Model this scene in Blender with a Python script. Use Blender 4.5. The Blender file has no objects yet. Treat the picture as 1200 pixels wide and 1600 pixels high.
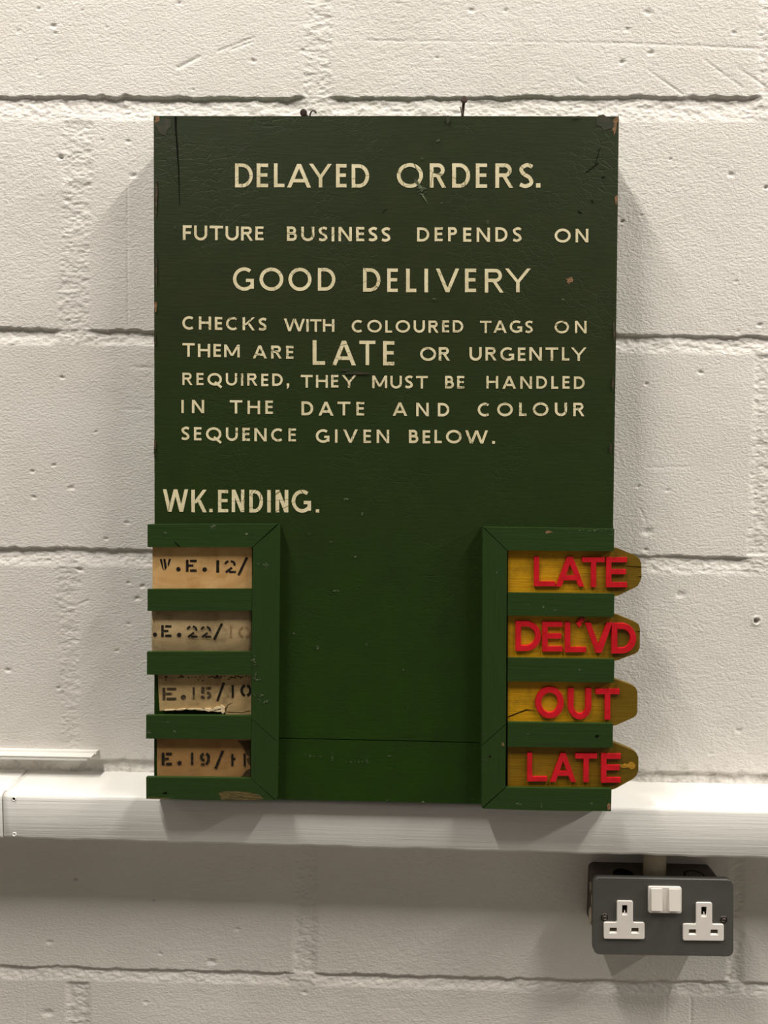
import bpy, bmesh, math, random
import numpy as np
from mathutils import Vector, Matrix

random.seed(7)
C = bpy.context.scene
COL = C.collection

# ------------------------------------------------------------------ camera
TH, PS, RO = 0.0686296, -0.0183294, 0.0113819
ZO = 1.85                                  # height of the wall datum above the floor
CAM = Vector((0.0955164, -0.780466, -0.3542322 + ZO))
F = 1200.0                                 # focal length in pixels of the 1200x1600 frame


def ray(u, v):
    xr = (u - 600) / F
    ur = (800 - v) / F
    c, s = math.cos(RO), math.sin(RO)
    x = c * xr - s * ur
    up = s * xr + c * ur
    c, s = math.cos(TH), math.sin(TH)
    y = c + s * up
    z = -s + c * up
    c, s = math.cos(PS), math.sin(PS)
    return Vector((c * x + s * y, -s * x + c * y, z))


def at(u, v, Y=0.0):
    """point of the place seen at a picture position, at the depth Y (wall = 0)"""
    r = ray(u, v)
    return CAM + r * ((Y - CAM.y) / r.y)


fwd = ray(600, 800).normalized()
rgt = (ray(1600, 800) - ray(600, 800)).normalized()
upv = rgt.cross(fwd)
cd = bpy.data.cameras.new('camera')
cam = bpy.data.objects.new('camera', cd)
COL.objects.link(cam)
cam.matrix_world = Matrix(((rgt.x, upv.x, -fwd.x, CAM.x), (rgt.y, upv.y, -fwd.y, CAM.y),
                           (rgt.z, upv.z, -fwd.z, CAM.z), (0, 0, 0, 1)))
cd.sensor_fit = 'VERTICAL'
cd.sensor_height = 32.0
cd.lens = 24.0
cd.clip_start = 0.02
C.camera = cam

# ------------------------------------------------------------------ light
C.view_settings.view_transform = 'Standard'
C.view_settings.look = 'None'
C.view_settings.gamma = 1
C.view_settings.use_curve_mapping = False
C.view_settings.exposure = 0.0
w = bpy.data.worlds.new('room_ambient')
C.world = w
w.use_nodes = True
w.node_tree.nodes['Background'].inputs[0].default_value = (1.0, 0.89, 0.78, 1)
w.node_tree.nodes['Background'].inputs[1].default_value = 0.10
# a row of ceiling battens whose tubes run out from the wall
for lx, pw in ((-3.5, 17), (-0.85, 84), (1.60, 84), (4.5, 255)):
    ld = bpy.data.lights.new('ceiling_tube', 'AREA')
    ld.shape = 'RECTANGLE'
    ld.size = 0.06
    ld.size_y = 1.25
    ld.energy = pw
    ld.color = (1.0, 0.945, 0.87)
    lo = bpy.data.objects.new('ceiling_tube', ld)
    lo.location = (lx, -0.94, CAM.z + 2.28)
    COL.objects.link(lo)


# ------------------------------------------------------------------ materials
def lin(r, g, b):
    return tuple(((c / 255) / 12.92 if c / 255 <= 0.04045 else ((c / 255 + 0.055) / 1.055) ** 2.4) for c in (r, g, b)) + (1,)


class NT:
    def __init__(s, name, rough=0.5, spec=0.5, metal=0.0):
        s.m = bpy.data.materials.new(name)
        s.m.use_nodes = True
        s.t = s.m.node_tree
        s.b = s.t.nodes['Principled BSDF']
        s.b.inputs['Roughness'].default_value = rough
        s.b.inputs['Specular IOR Level'].default_value = spec
        s.b.inputs['Metallic'].default_value = metal
        s.co = s.t.nodes.new('ShaderNodeTexCoord').outputs['Object']

    def link(s, a, b):
        s.t.links.new(a, b)

    def mapping(s, sc, loc=(0, 0, 0), rot=(0, 0, 0)):
        n = s.t.nodes.new('ShaderNodeMapping')
        n.inputs['Scale'].default_value = sc
        n.inputs['Location'].default_value = loc
        n.inputs['Rotation'].default_value = rot
        s.link(s.co, n.inputs['Vector'])
        return n.outputs[0]

    def noise(s, sc, detail=3, rough=0.55, dist=0.0, vec=None):
        n = s.t.nodes.new('ShaderNodeTexNoise')
        n.inputs['Scale'].default_value = sc
        n.inputs['Detail'].default_value = detail
        n.inputs['Roughness'].default_value = rough
        n.inputs['Distortion'].default_value = dist
        s.link(vec if vec is not None else s.co, n.inputs['Vector'])
        return n.outputs['Fac']

    def cracks(s, sc, vec=None, rnd=1.0):
        n = s.t.nodes.new('ShaderNodeTexVoronoi')
        n.feature = 'DISTANCE_TO_EDGE'
        n.inputs['Scale'].default_value = sc
        n.inputs['Randomness'].default_value = rnd
        s.link(vec if vec is not None else s.co, n.inputs['Vector'])
        return n.outputs['Distance']

    def ramp(s, fac, stops):
        n = s.t.nodes.new('ShaderNodeValToRGB')
        e = n.color_ramp.elements
        while len(e) < len(stops):
            e.new(0.5)
        for el, (p, c) in zip(e, stops):
            el.position = p
            el.color = c if not isinstance(c, (int, float)) else (c, c, c, 1)
        s.link(fac, n.inputs[0])
        return n.outputs[0]

    def mix(s, fac, a, b, mode='MIX'):
        n = s.t.nodes.new('ShaderNodeMix')
        n.data_type = 'RGBA'
        n.blend_type = mode
        for val, sock in ((fac, n.inputs[0]), (a, n.inputs[6]), (b, n.inputs[7])):
            if isinstance(val, (int, float)):
                sock.default_value = val if sock.type == 'VALUE' else (val, val, val, 1)
            elif isinstance(val, tuple):
                sock.default_value = val
            else:
                s.link(val, sock)
        return n.outputs[2]

    def math(s, op, a, b=0.0):
        n = s.t.nodes.new('ShaderNodeMath')
        n.operation = op
        for val, sock in ((a, n.inputs[0]), (b, n.inputs[1])):
            if isinstance(val, (int, float)):
                sock.default_value = val
            else:
                s.link(val, sock)
        return n.outputs[0]

    def axis(s, k):
        n = s.t.nodes.new('ShaderNodeSeparateXYZ')
        s.link(s.co, n.inputs[0])
        return n.outputs[k]

    def color(s, c):
        if isinstance(c, tuple):
            s.b.inputs['Base Color'].default_value = c
        else:
            s.link(c, s.b.inputs['Base Color'])
        return s

    def bump(s, h, strength, dist=0.001):
        n = s.t.nodes.new('ShaderNodeBump')
        n.inputs['Strength'].default_value = strength
        n.inputs['Distance'].default_value = dist
        s.link(h, n.inputs['Height'])
        prev = s.b.inputs['Normal'].links
        if prev:
            s.link(prev[0].from_socket, n.inputs['Normal'])
        s.link(n.outputs[0], s.b.inputs['Normal'])
        return s


def m_wall():
    n = NT('white_painted_block', 0.55, 0.3)
    n.color(n.mix(n.ramp(n.noise(9, 3), [(0.35, 0.0), (0.7, 1.0)]), lin(231, 227, 221), lin(225, 220, 213)))
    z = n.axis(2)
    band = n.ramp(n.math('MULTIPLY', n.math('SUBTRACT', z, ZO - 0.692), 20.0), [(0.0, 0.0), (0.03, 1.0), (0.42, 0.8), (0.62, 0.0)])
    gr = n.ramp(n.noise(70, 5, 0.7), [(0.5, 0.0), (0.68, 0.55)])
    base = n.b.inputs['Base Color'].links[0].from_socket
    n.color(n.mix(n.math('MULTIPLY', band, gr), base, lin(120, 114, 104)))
    st = n.mapping((1.0, 1.0, 1.5), rot=(0, 0.12, 0))
    n.bump(n.noise(310, 3, 0.55, 0.15, st), 0.6, 0.0012)
    n.bump(n.noise(900, 2, 0.5, 0, st), 0.4, 0.0004)
    return n.m


def m_rail():
    n = NT('white_gloss_rail', 0.42, 0.4)
    n.color(lin(228, 226, 221))
    g = n.mapping((2.2, 130, 130))
    n.bump(n.noise(3.2, 4, 0.65, 0.8, g), 0.34, 0.0012)
    n.bump(n.noise(60, 3), 0.15, 0.001)
    return n.m


def m_plastic(name, c, rough=0.35):
    n = NT(name, rough, 0.45 if rough < .7 else .05)
    n.color(n.mix(n.noise(120, 2), c, tuple(x * 0.93 for x in c[:3]) + (1,)))
    return n.m


def m_panel():
    n = NT('aged_green_board_paint', 0.5, 0.2)
    # older, browner paint high on the board; fresher green low down
    z = n.axis(2)
    zz = n.math('ADD', z, n.math('MULTIPLY', n.noise(7, 3), 0.16))
    f = n.ramp(n.math('MULTIPLY', zz, 1.4), [(0.22, 0.0), (0.78, 1.0)])
    base = n.mix(f, lin(29, 56, 5), lin(38, 46, 19))
    base = n.mix(n.ramp(n.noise(38, 4, 0.6), [(0.4, 0.0), (0.75, 0.45)]), base, lin(26, 38, 15))
    fl = n.ramp(n.noise(420, 2, 0.4), [(0.755, 0.0), (0.78, 0.8)])
    base = n.mix(n.math('MULTIPLY', fl, n.ramp(n.noise(16, 2), [(0.5, 0.0), (0.65, 1.0)])), base, lin(92, 96, 62))
    n.color(base)
    wv = n.mapping((1, 1, 1.5))
    cr = n.ramp(n.cracks(105, wv), [(0.0, 0.0), (0.05, 1.0)])
    msk = n.ramp(n.noise(11, 2), [(0.47, 0.0), (0.6, 1.0)])
    n.bump(n.mix(msk, 1.0, cr), 0.23, 0.0007)
    n.bump(n.noise(4, 4, 0.6, 0.3, n.mapping((12, 90, 90))), 0.18, 0.001)
    return n.m


def m_frame(name='green_frame_paint', a=(33, 54, 16), b=(40, 63, 25), vert=False):
    n = NT(name, 0.45, 0.25)
    g = n.mapping((90, 90, 6) if vert else (6, 90, 90))
    gr = n.noise(4, 4, 0.65, 0.4, g)
    base = n.mix(gr, lin(*a), lin(*b))
    fl = n.ramp(n.noise(300, 2, 0.45), [(0.74, 0.0), (0.78, 0.7)])
    base = n.mix(n.math('MULTIPLY', fl, n.ramp(n.noise(30, 2), [(0.5, 0.0), (0.62, 1.0)])), base, lin(84, 94, 62))
    n.color(base)
    n.bump(gr, 0.3, 0.001)
    return n.m


def m_wear(name, paint, bare):
    n = NT(name, 0.6, 0.3)
    n.color(n.mix(n.ramp(n.noise(160, 3, 0.6), [(0.4, 0.0), (0.62, 1.0)]), lin(*paint), lin(*bare)))
    return n.m


def m_bare(name, a, b, sc=(9, 200, 200)):
    n = NT(name, 0.75, 0.2)
    n.color(n.ramp(n.noise(6, 4, 0.7, 0.5, n.mapping(sc)), [(0.34, lin(*b)), (0.5, lin(*a)), (0.66, lin(*b))]))
    n.bump(n.noise(6, 4, 0.7, 0.5, n.mapping(sc)), 0.8, 0.001)
    return n.m


def m_letter():
    n = NT('cream_sign_paint', 0.55, 0.3)
    c = n.mix(n.ramp(n.noise(45, 3), [(0.35, 0.0), (0.7, 1.0)]), lin(224, 213, 176), lin(200, 189, 150))
    cr = n.ramp(n.cracks(68), [(0.0, 1.0), (0.008, 1.0), (0.022, 0.0)])
    msk = n.ramp(n.noise(14, 2), [(0.45, 0.0), (0.54, 0.9)])
    c = n.mix(n.math('MULTIPLY', cr, msk), c, lin(96, 92, 58))
    n.color(c)
    n.bump(n.noise(220, 3), 0.2, 0.0005)
    return n.m


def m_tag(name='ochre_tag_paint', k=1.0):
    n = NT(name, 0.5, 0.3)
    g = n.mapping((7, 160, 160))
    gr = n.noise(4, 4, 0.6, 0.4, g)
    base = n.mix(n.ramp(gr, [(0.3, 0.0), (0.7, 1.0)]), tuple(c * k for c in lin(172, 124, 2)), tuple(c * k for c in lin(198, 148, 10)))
    x = n.axis(0)                                  # handled end is grimy
    gx = n.math('ADD', x, n.math('MULTIPLY', n.noise(30, 3), 0.05))
    base = n.mix(n.ramp(n.math('MULTIPLY', gx, 6.0), [(0.44, 0.0), (0.74, 0.88)]), base, lin(84, 68, 4))
    base = n.mix(n.ramp(n.noise(60, 3, 0.6), [(0.5, 0.0), (0.72, 0.55)]), base, lin(110, 86, 8))
    n.color(base)
    n.bump(gr, 0.35, 0.001)
    return n.m


def m_red():
    n = NT('red_letter_paint', 0.42, 0.45)
    c = n.mix(n.ramp(n.noise(90, 3), [(0.35, 0.0), (0.7, 1.0)]), lin(206, 16, 34), lin(178, 8, 22))
    fl = n.ramp(n.noise(260, 2), [(0.69, 0.0), (0.74, 0.7)])
    n.color(n.mix(fl, c, lin(150, 40, 24)))
    n.bump(n.noise(150, 3), 0.25, 0.0008)
    return n.m


def m_card(name, a, b, stain, amt=0.5):
    n = NT(name, 0.75, 0.2)
    base = n.mix(n.ramp(n.noise(22, 3, 0.6, 0.6, n.mapping((1, 1, 2.4))), [(0.35, 0.0), (0.68, 1.0)]), lin(*a), lin(*b))
    base = n.mix(n.ramp(n.noise(55, 5, 0.7), [(0.5, 0.0), (0.8, amt)]), base, lin(*stain))
    n.color(base)
    n.bump(n.noise(140, 4, 0.6), 0.2, 0.0008)
    return n.m


def m_ink(name, c, wear=0.62):
    n = NT(name, 0.7, 0.2)
    n.color(n.mix(n.ramp(n.noise(330, 3, 0.6), [(wear, 0.0), (wear + 0.1, 0.6)]), lin(*c), lin(118, 98, 66)))
    return n.m


def m_metal(name, c, rough=0.4, metal=0.0):
    n = NT(name, rough, 0.5, metal)
    n.color(n.mix(n.ramp(n.noise(60, 3), [(0.4, 0.0), (0.7, 1.0)]), lin(*c), lin(*[int(x * (0.96 if metal == 0 else .86)) for x in c])))
    n.bump(n.noise(500, 2), 0.08, 0.0005)
    return n.m


M = dict(
    wall=m_wall(), rail=m_rail(), trunk=m_plastic('white_painted_plastic', lin(232, 229, 223)),
    panel=m_panel(), frame=m_frame(), framev=m_frame('green_stile_paint', vert=True),
    edge=m_wear('worn_green_edge', (48, 72, 34), (104, 112, 82)), darkedge=m_wear('worn_board_edge', (30, 36, 18), (76, 60, 42)),
    chip=m_bare('bare_wood_chip', (142, 108, 76), (84, 62, 40)), scuff=m_wear('pale_scuff', (44, 58, 32), (104, 112, 84)),
    rot=m_bare('splintered_wood', (104, 88, 52), (38, 44, 18), (14, 60, 190)), crack=m_plastic('dark_crack', lin(14, 16, 9), 0.8),
    brownrub=m_wear('brown_rubbed_paint', (38, 44, 24), (56, 50, 34)),
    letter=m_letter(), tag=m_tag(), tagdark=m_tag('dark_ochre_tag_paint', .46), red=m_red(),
    tagbare=m_bare('rubbed_ochre', (178, 132, 40), (150, 108, 26)), tagcrack=m_plastic('tag_split', lin(40, 30, 6), 0.8),
    card_a=m_card('tan_card', (210, 172, 116), (186, 142, 86), (140, 100, 58), 0.6),
    card_b=m_card('grey_buff_paper', (190, 166, 124), (158, 136, 98), (86, 70, 48), 0.7),
    card_c=m_card('dirty_buff_paper', (192, 164, 116), (156, 132, 90), (60, 48, 30), 0.85),
    card_d=m_card('brown_card', (164, 126, 78), (142, 106, 64), (96, 70, 40), 0.6),
    torn=m_card('torn_paper_edge', (226, 208, 172), (196, 172, 132), (120, 96, 64), 0.5),
    tornbrown=m_card('torn_brown_edge', (150, 116, 72), (124, 92, 54), (80, 56, 30), 0.5),
    torndark=m_card('torn_brown_layer', (84, 66, 40), (52, 42, 26), (30, 24, 14), 0.6),
    ink=m_ink('stencil_ink', (26, 23, 19)), ink_faint=m_ink('faint_stencil_ink', (146, 120, 84), 0.5),
    ink_grey=m_ink('worn_stencil_ink', (58, 48, 36), 0.5),
    rust=m_metal('rusty_nail', (62, 40, 32), 0.7), wire=m_metal('grey_wire', (96, 84, 74), 0.5, 0.4),
    plate=m_metal('grey_enamel_plate', (77, 77, 72), 0.38), box=m_metal('dull_steel_box', (92, 84, 74), 0.55, 0.2),
    hole=m_plastic('dark_void', lin(20, 17, 14), 0.8), white=m_plastic('white_socket_plastic', lin(236, 230, 222), 0.3),
    brass=m_metal('steel_screw', (150, 144, 132), 0.35, 0.9), pipe=m_plastic('cream_painted_conduit', lin(196, 184, 162), 0.5),
    shutter=m_plastic('brown_shutter', lin(84, 74, 56), 0.5), floor=m_metal('grey_concrete', (120, 116, 108), 0.8),
)


# ------------------------------------------------------------------ mesh helpers
def link_mesh(name, bm, mats, parent=None, smooth=False):
    me = bpy.data.meshes.new(name)
    bmesh.ops.recalc_face_normals(bm, faces=bm.faces)
    bm.to_mesh(me)
    bm.free()
    for m in (mats if isinstance(mats, (list, tuple)) else [mats]):
        me.materials.append(M[m])
    if smooth:
        for p in me.polygons:
            p.use_smooth = True
    o = bpy.data.objects.new(name, me)
    COL.objects.link(o)
    if parent:
        o.parent = parent
    return o


def tag(o, label=None, cat=None, group=None, kind=None):
    for k, v in (('label', label), ('category', cat), ('group', group), ('kind', kind)):
        if v:
            o[k] = v
    return o


def empty(name, loc, rot=(0, 0, 0)):
    o = bpy.data.objects.new(name, None)
    o.location = loc
    o.rotation_euler = rot
    o.empty_display_size = 0.02
    COL.objects.link(o)
    return o


def bevel(bm, r, seg=1, mat=None, faces=None):
    es = [e for e in bm.edges if e.is_manifold and e.calc_face_angle(0) > 0.5]
    res = bmesh.ops.bevel(bm, geom=es, offset=r, segments=seg, affect='EDGES', profile=0.6, clamp_overlap=True)
    if mat is not None:
        for f in res['faces']:
            f.material_index = mat


def box(bm, lo, hi, mat=0):
    g = bmesh.ops.create_cube(bm, size=1)
    for v in g['verts']:
        v.co = Vector([(lo[i] + hi[i]) / 2 + v.co[i] * (hi[i] - lo[i]) for i in range(3)])
    for f in {f for v in g['verts'] for f in v.link_faces}:
        f.material_index = mat
    return g['verts']


def solid(bm, pts, n0, n1, fn, draft=0.0, mat=0):
    """prism: the outline is laid out by fn(u, v, n1) on the front face and carried straight back to n0"""
    top = [fn(u, v, n1) for u, v in pts]
    cen = sum(top, Vector()) / len(top)
    back = []
    for p in top:
        q = p.copy()
        q.y = p.y + (n1 - n0)
        if draft:
            d = Vector((p.x - cen.x, 0, p.z - cen.z))
            if d.length > 0:
                q += d.normalized() * draft
        back.append(q)
    a = [bm.verts.new(p) for p in top]
    b = [bm.verts.new(p) for p in back]
    k = len(a)
    fs = [bm.faces.new(a), bm.faces.new(b[::-1])]
    for i in range(k):
        fs.append(bm.faces.new((a[i], b[i], b[(i + 1) % k], a[(i + 1) % k])))
    for f in fs:
        f.material_index = mat
    return fs


def sheet(bm, pts, n, fn, mat=0):
    f = bm.faces.new([bm.verts.new(fn(u, v, n)) for u, v in pts])
    f.material_index = mat
    return f


def tube(bm, pts, r, seg=8, mat=0, caps=True):
    rings = []
    for i, p in enumerate(pts):
        d = (pts[min(i + 1, len(pts) - 1)] - pts[max(i - 1, 0)]).normalized()
        a = d.cross(Vector((0.3, 1, 0.2))).normalized()
        b = d.cross(a)
        rr = r[i] if isinstance(r, (list, tuple)) else r
        rings.append([bm.verts.new(p + (a * math.cos(t) + b * math.sin(t)) * rr) for t in [2 * math.pi * k / seg for k in range(seg)]])
    for x, y in zip(rings, rings[1:]):
        for k in range(seg):
            bm.faces.new((x[k], x[(k + 1) % seg], y[(k + 1) % seg], y[k])).material_index = mat
    if caps:
        bm.faces.new(rings[0][::-1]).material_index = mat
        bm.faces.new(rings[-1]).material_index = mat


def blob(cx, cy, rx, ry, k=11, jit=0.35, rot=0.0):
    out = []
    for i in range(k):
        t = 2 * math.pi * i / k
        j = 1 + random.uniform(-jit, jit)
        x, y = rx * j * math.cos(t), ry * j * math.sin(t)
        out.append((cx + x * math.cos(rot) - y * math.sin(rot), cy + x * math.sin(rot) + y * math.cos(rot)))
    return out


# ------------------------------------------------------------------ the wall
def vnoise(X, Z, s, seed, sz=1.0):
    """smooth value noise, feature size s (m)"""
    rng = np.random.RandomState(seed)
    N = 256
    g = rng.uniform(-1, 1, (N, N)).astype(np.float32)
    fx, fz = X / s, Z / (s * sz)
    ix, iz = np.floor(fx).astype(int), np.floor(fz).astype(int)
    tx, tz = fx - ix, fz - iz
    tx, tz = tx * tx * (3 - 2 * tx), tz * tz * (3 - 2 * tz)
    a, b = g[iz % N, ix % N], g[iz % N, (ix + 1) % N]
    c, d = g[(iz + 1) % N, ix % N], g[(iz + 1) % N, (ix + 1) % N]
    return (a * (1 - tx) + b * tx) * (1 - tz) + (c * (1 - tx) + d * tx) * tz


def fbm(X, Z, s, seed, o=4, sz=1.0):
    r = 0
    a = 1.0
    for k in range(o):
        r = r + a * vnoise(X, Z, s / 2 ** k, seed + k, sz)
        a *= 0.5
    return r


def sst(a, b, x):
    t = np.clip((x - a) / (b - a), 0, 1)
    return t * t * (3 - 2 * t)


def wall_line(pts):
    p = [at(u, v) for u, v in pts]
    return np.array([q.x for q in p]), np.array([q.z for q in p])


BED = [  # upper and lower edges of the mortar beds, depth (m)
    ([(0, 150), (400, 153), (800, 151), (1200, 151)], [(0, 189), (400, 189), (800, 189), (1200, 193)], .0048),
    ([(0, 512), (240, 517), (1000, 523), (1200, 526)], [(0, 541), (240, 541), (1000, 552), (1200, 555)], .0045),
    ([(0, 855), (235, 858), (1000, 868), (1200, 871)], [(0, 884), (235, 886), (1000, 895), (1200, 901)], .0050),
    ([(0, 1185), (235, 1188), (1000, 1205), (1200, 1210)], [(0, 1212), (235, 1214), (1000, 1236), (1200, 1242)], .0060),
    ([(0, 1509), (470, 1520), (900, 1531), (1200, 1535)], [(0, 1530), (470, 1540), (900, 1553), (1200, 1560)], .0042),
]
# upright joints: top and bottom of the joint as (left, right) edges, depth, course above which bed they end in
PERP = [
    (((476, -90), (520, -90)), ((474, 152), (518, 152)), .0012, 0),
    (((1186, -90), (1226, -90)), ((1186, 152), (1224, 152)), .0018, 0),
    (((96, 190), (144, 190)), ((92, 515), (140, 515)), .0012, 1),
    (((1180, 555), (1220, 555)), ((1168, 868), (1212, 868)), .0018, 2),
    (((86, 886), (126, 886)), ((96, 1190), (124, 1190)), .0012, 3),
    (((462, 1300), (495, 1300)), ((458, 1520), (494, 1520)), .0030, 4),
    (((1144, 1300), (1166, 1300)), ((1138, 1535), (1160, 1535)), .0030, 4),
    (((103, 1535), (140, 1535)), ((106, 1700), (142, 1700)), .0030, 9),
    (((790, 190), (832, 190)), ((790, 520), (830, 520)), .0012, 1),
    (((480, 545), (520, 545)), ((478, 862), (516, 862)), .0012, 2),
    (((790, 892), (830, 892)), ((784, 1200), (824, 1200)), .0012, 3),
]
PITS = [(60, 13, 3, 1.4), (128, 16, 2.4, 1), (83, 40, 5, 1.8), (86, 52, 3, 1.2), (167, 43, 2.4, 1), (280, 5, 3, 1), (28, 48, 4, .8), (255, 50, 2, .8),
        (57, 94, 2.4, 1), (62, 117, 2.4, 1), (75, 120, 2, .8), (197, 101, 2, .8), (277, 118, 2, .8), (302, 140, 3, 1), (95, 246, 4, 3.5), (395, 95, 4, 1.4),
        (160, 219, 3, 1.2), (200, 221, 3, 1.2), (208, 275, 5, 1.3), (1012, 20, 6, 1.2), (980, 46, 4, 1.2), (1147, 51, 4, 1.2), (1017, 83, 4, 1.4), (972, 97, 4, 1.8),
        (1047, 249, 3, 1.6), (1142, 273, 4, 1.4), (1197, 293, 4, 2.5), (972, 346, 3.4, 2.4), (1002, 337, 3, 1), (1095, 582, 5, 1.6), (1010, 600, 3.5, 1.6),
        (1043, 766, 4, 1), (997, 760, 3, 1.2), (1011, 831, 9, 1.5), (1009, 859, 4, 1.5), (1062, 929, 8, 1.2), (97, 590, 3.5, 1.8), (150, 675, 3, 1.2),
        (50, 737, 3.5, 1.4), (84, 727, 3.5, 1.4), (111, 762, 3.5, 1.4), (53, 777, 4, 1.5), (199, 817, 3.5, 1.2), (166, 842, 3.5, 1.4), (124, 890, 5, 2.2),
        (201, 911, 4, 1.3), (223, 916, 5, 1.4), (215, 935, 5, 1.4), (12, 1047, 5, 1.8), (91, 1075, 4, 1.6), (183, 1017, 3.4, 1), (202, 975, 4, 1),
        (117, 1373, 3.5, 2.8), (240, 1407, 2.4, 2.4), (77, 1473, 5, 1.3), (250, 1490, 3.6, 1.2), (331, 1503, 7, 1.8), (370, 1452, 4, 1.2), (228, 1566, 4, 1.2),
        (476, 1551, 4, 1.3), (75, 1583, 8, 1.5), (473, 79, 3, 1.2), (683, 90, 3, 1), (737, 16, 4, 1.2), (790, 16, 3.5, 1.3), (622, 5, 3, 1), (1139, 1528, 4, 2.2),
        (1150, 440, 3, 1), (1187, 508, 4, 1.5), (1153, 518, 3, 1), (1180, 496, 2, 1), (1110, 1178, 4, 1), (1155, 1142, 5, 1.3), (120, 246, 2, .8)]
CUTS = [((277, 106), (312, 88), 2.5, 1.0), ((340, 80), (397, 58), 1.6, .8), ((362, 77), (395, 65), 1.6, .8), ((1013, 110), (1066, 147), 1.4, .7),
        ((1100, 93), (1160, 137), 1.5, .8), ((900, 123), (915, 133), 1.4, .7), ((1153, 107), (1195, 133), 1.6, .8), ((573, 63), (960, 67), 1.4, .5), ((960, 67), (1190, 76), 1.6, .6),
        ((411, 0), (411, 150), 1.1, .4), ((815, 0), (815, 150), 1.1, .35), ((199, 240), (200, 512), 1.2, .7), ((6, 190), (6, 512), 1.1, .35),
        ((1080, 1560), (1080, 1600), 1.8, .8), ((1041, 1558), (1041, 1600), 1.3, .5), ((41, 1530), (41, 1600), 1.3, .4), ((1010, 731), (1080, 729), 1.4, .5),
        ((205, 573), (238, 575), 2, .6), ((1000, 795), (1008, 812), 1.5, .8), ((125, 943), (138, 938), 2, .9), ((190, 640), (220, 640), 1.5, .5)]


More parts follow.
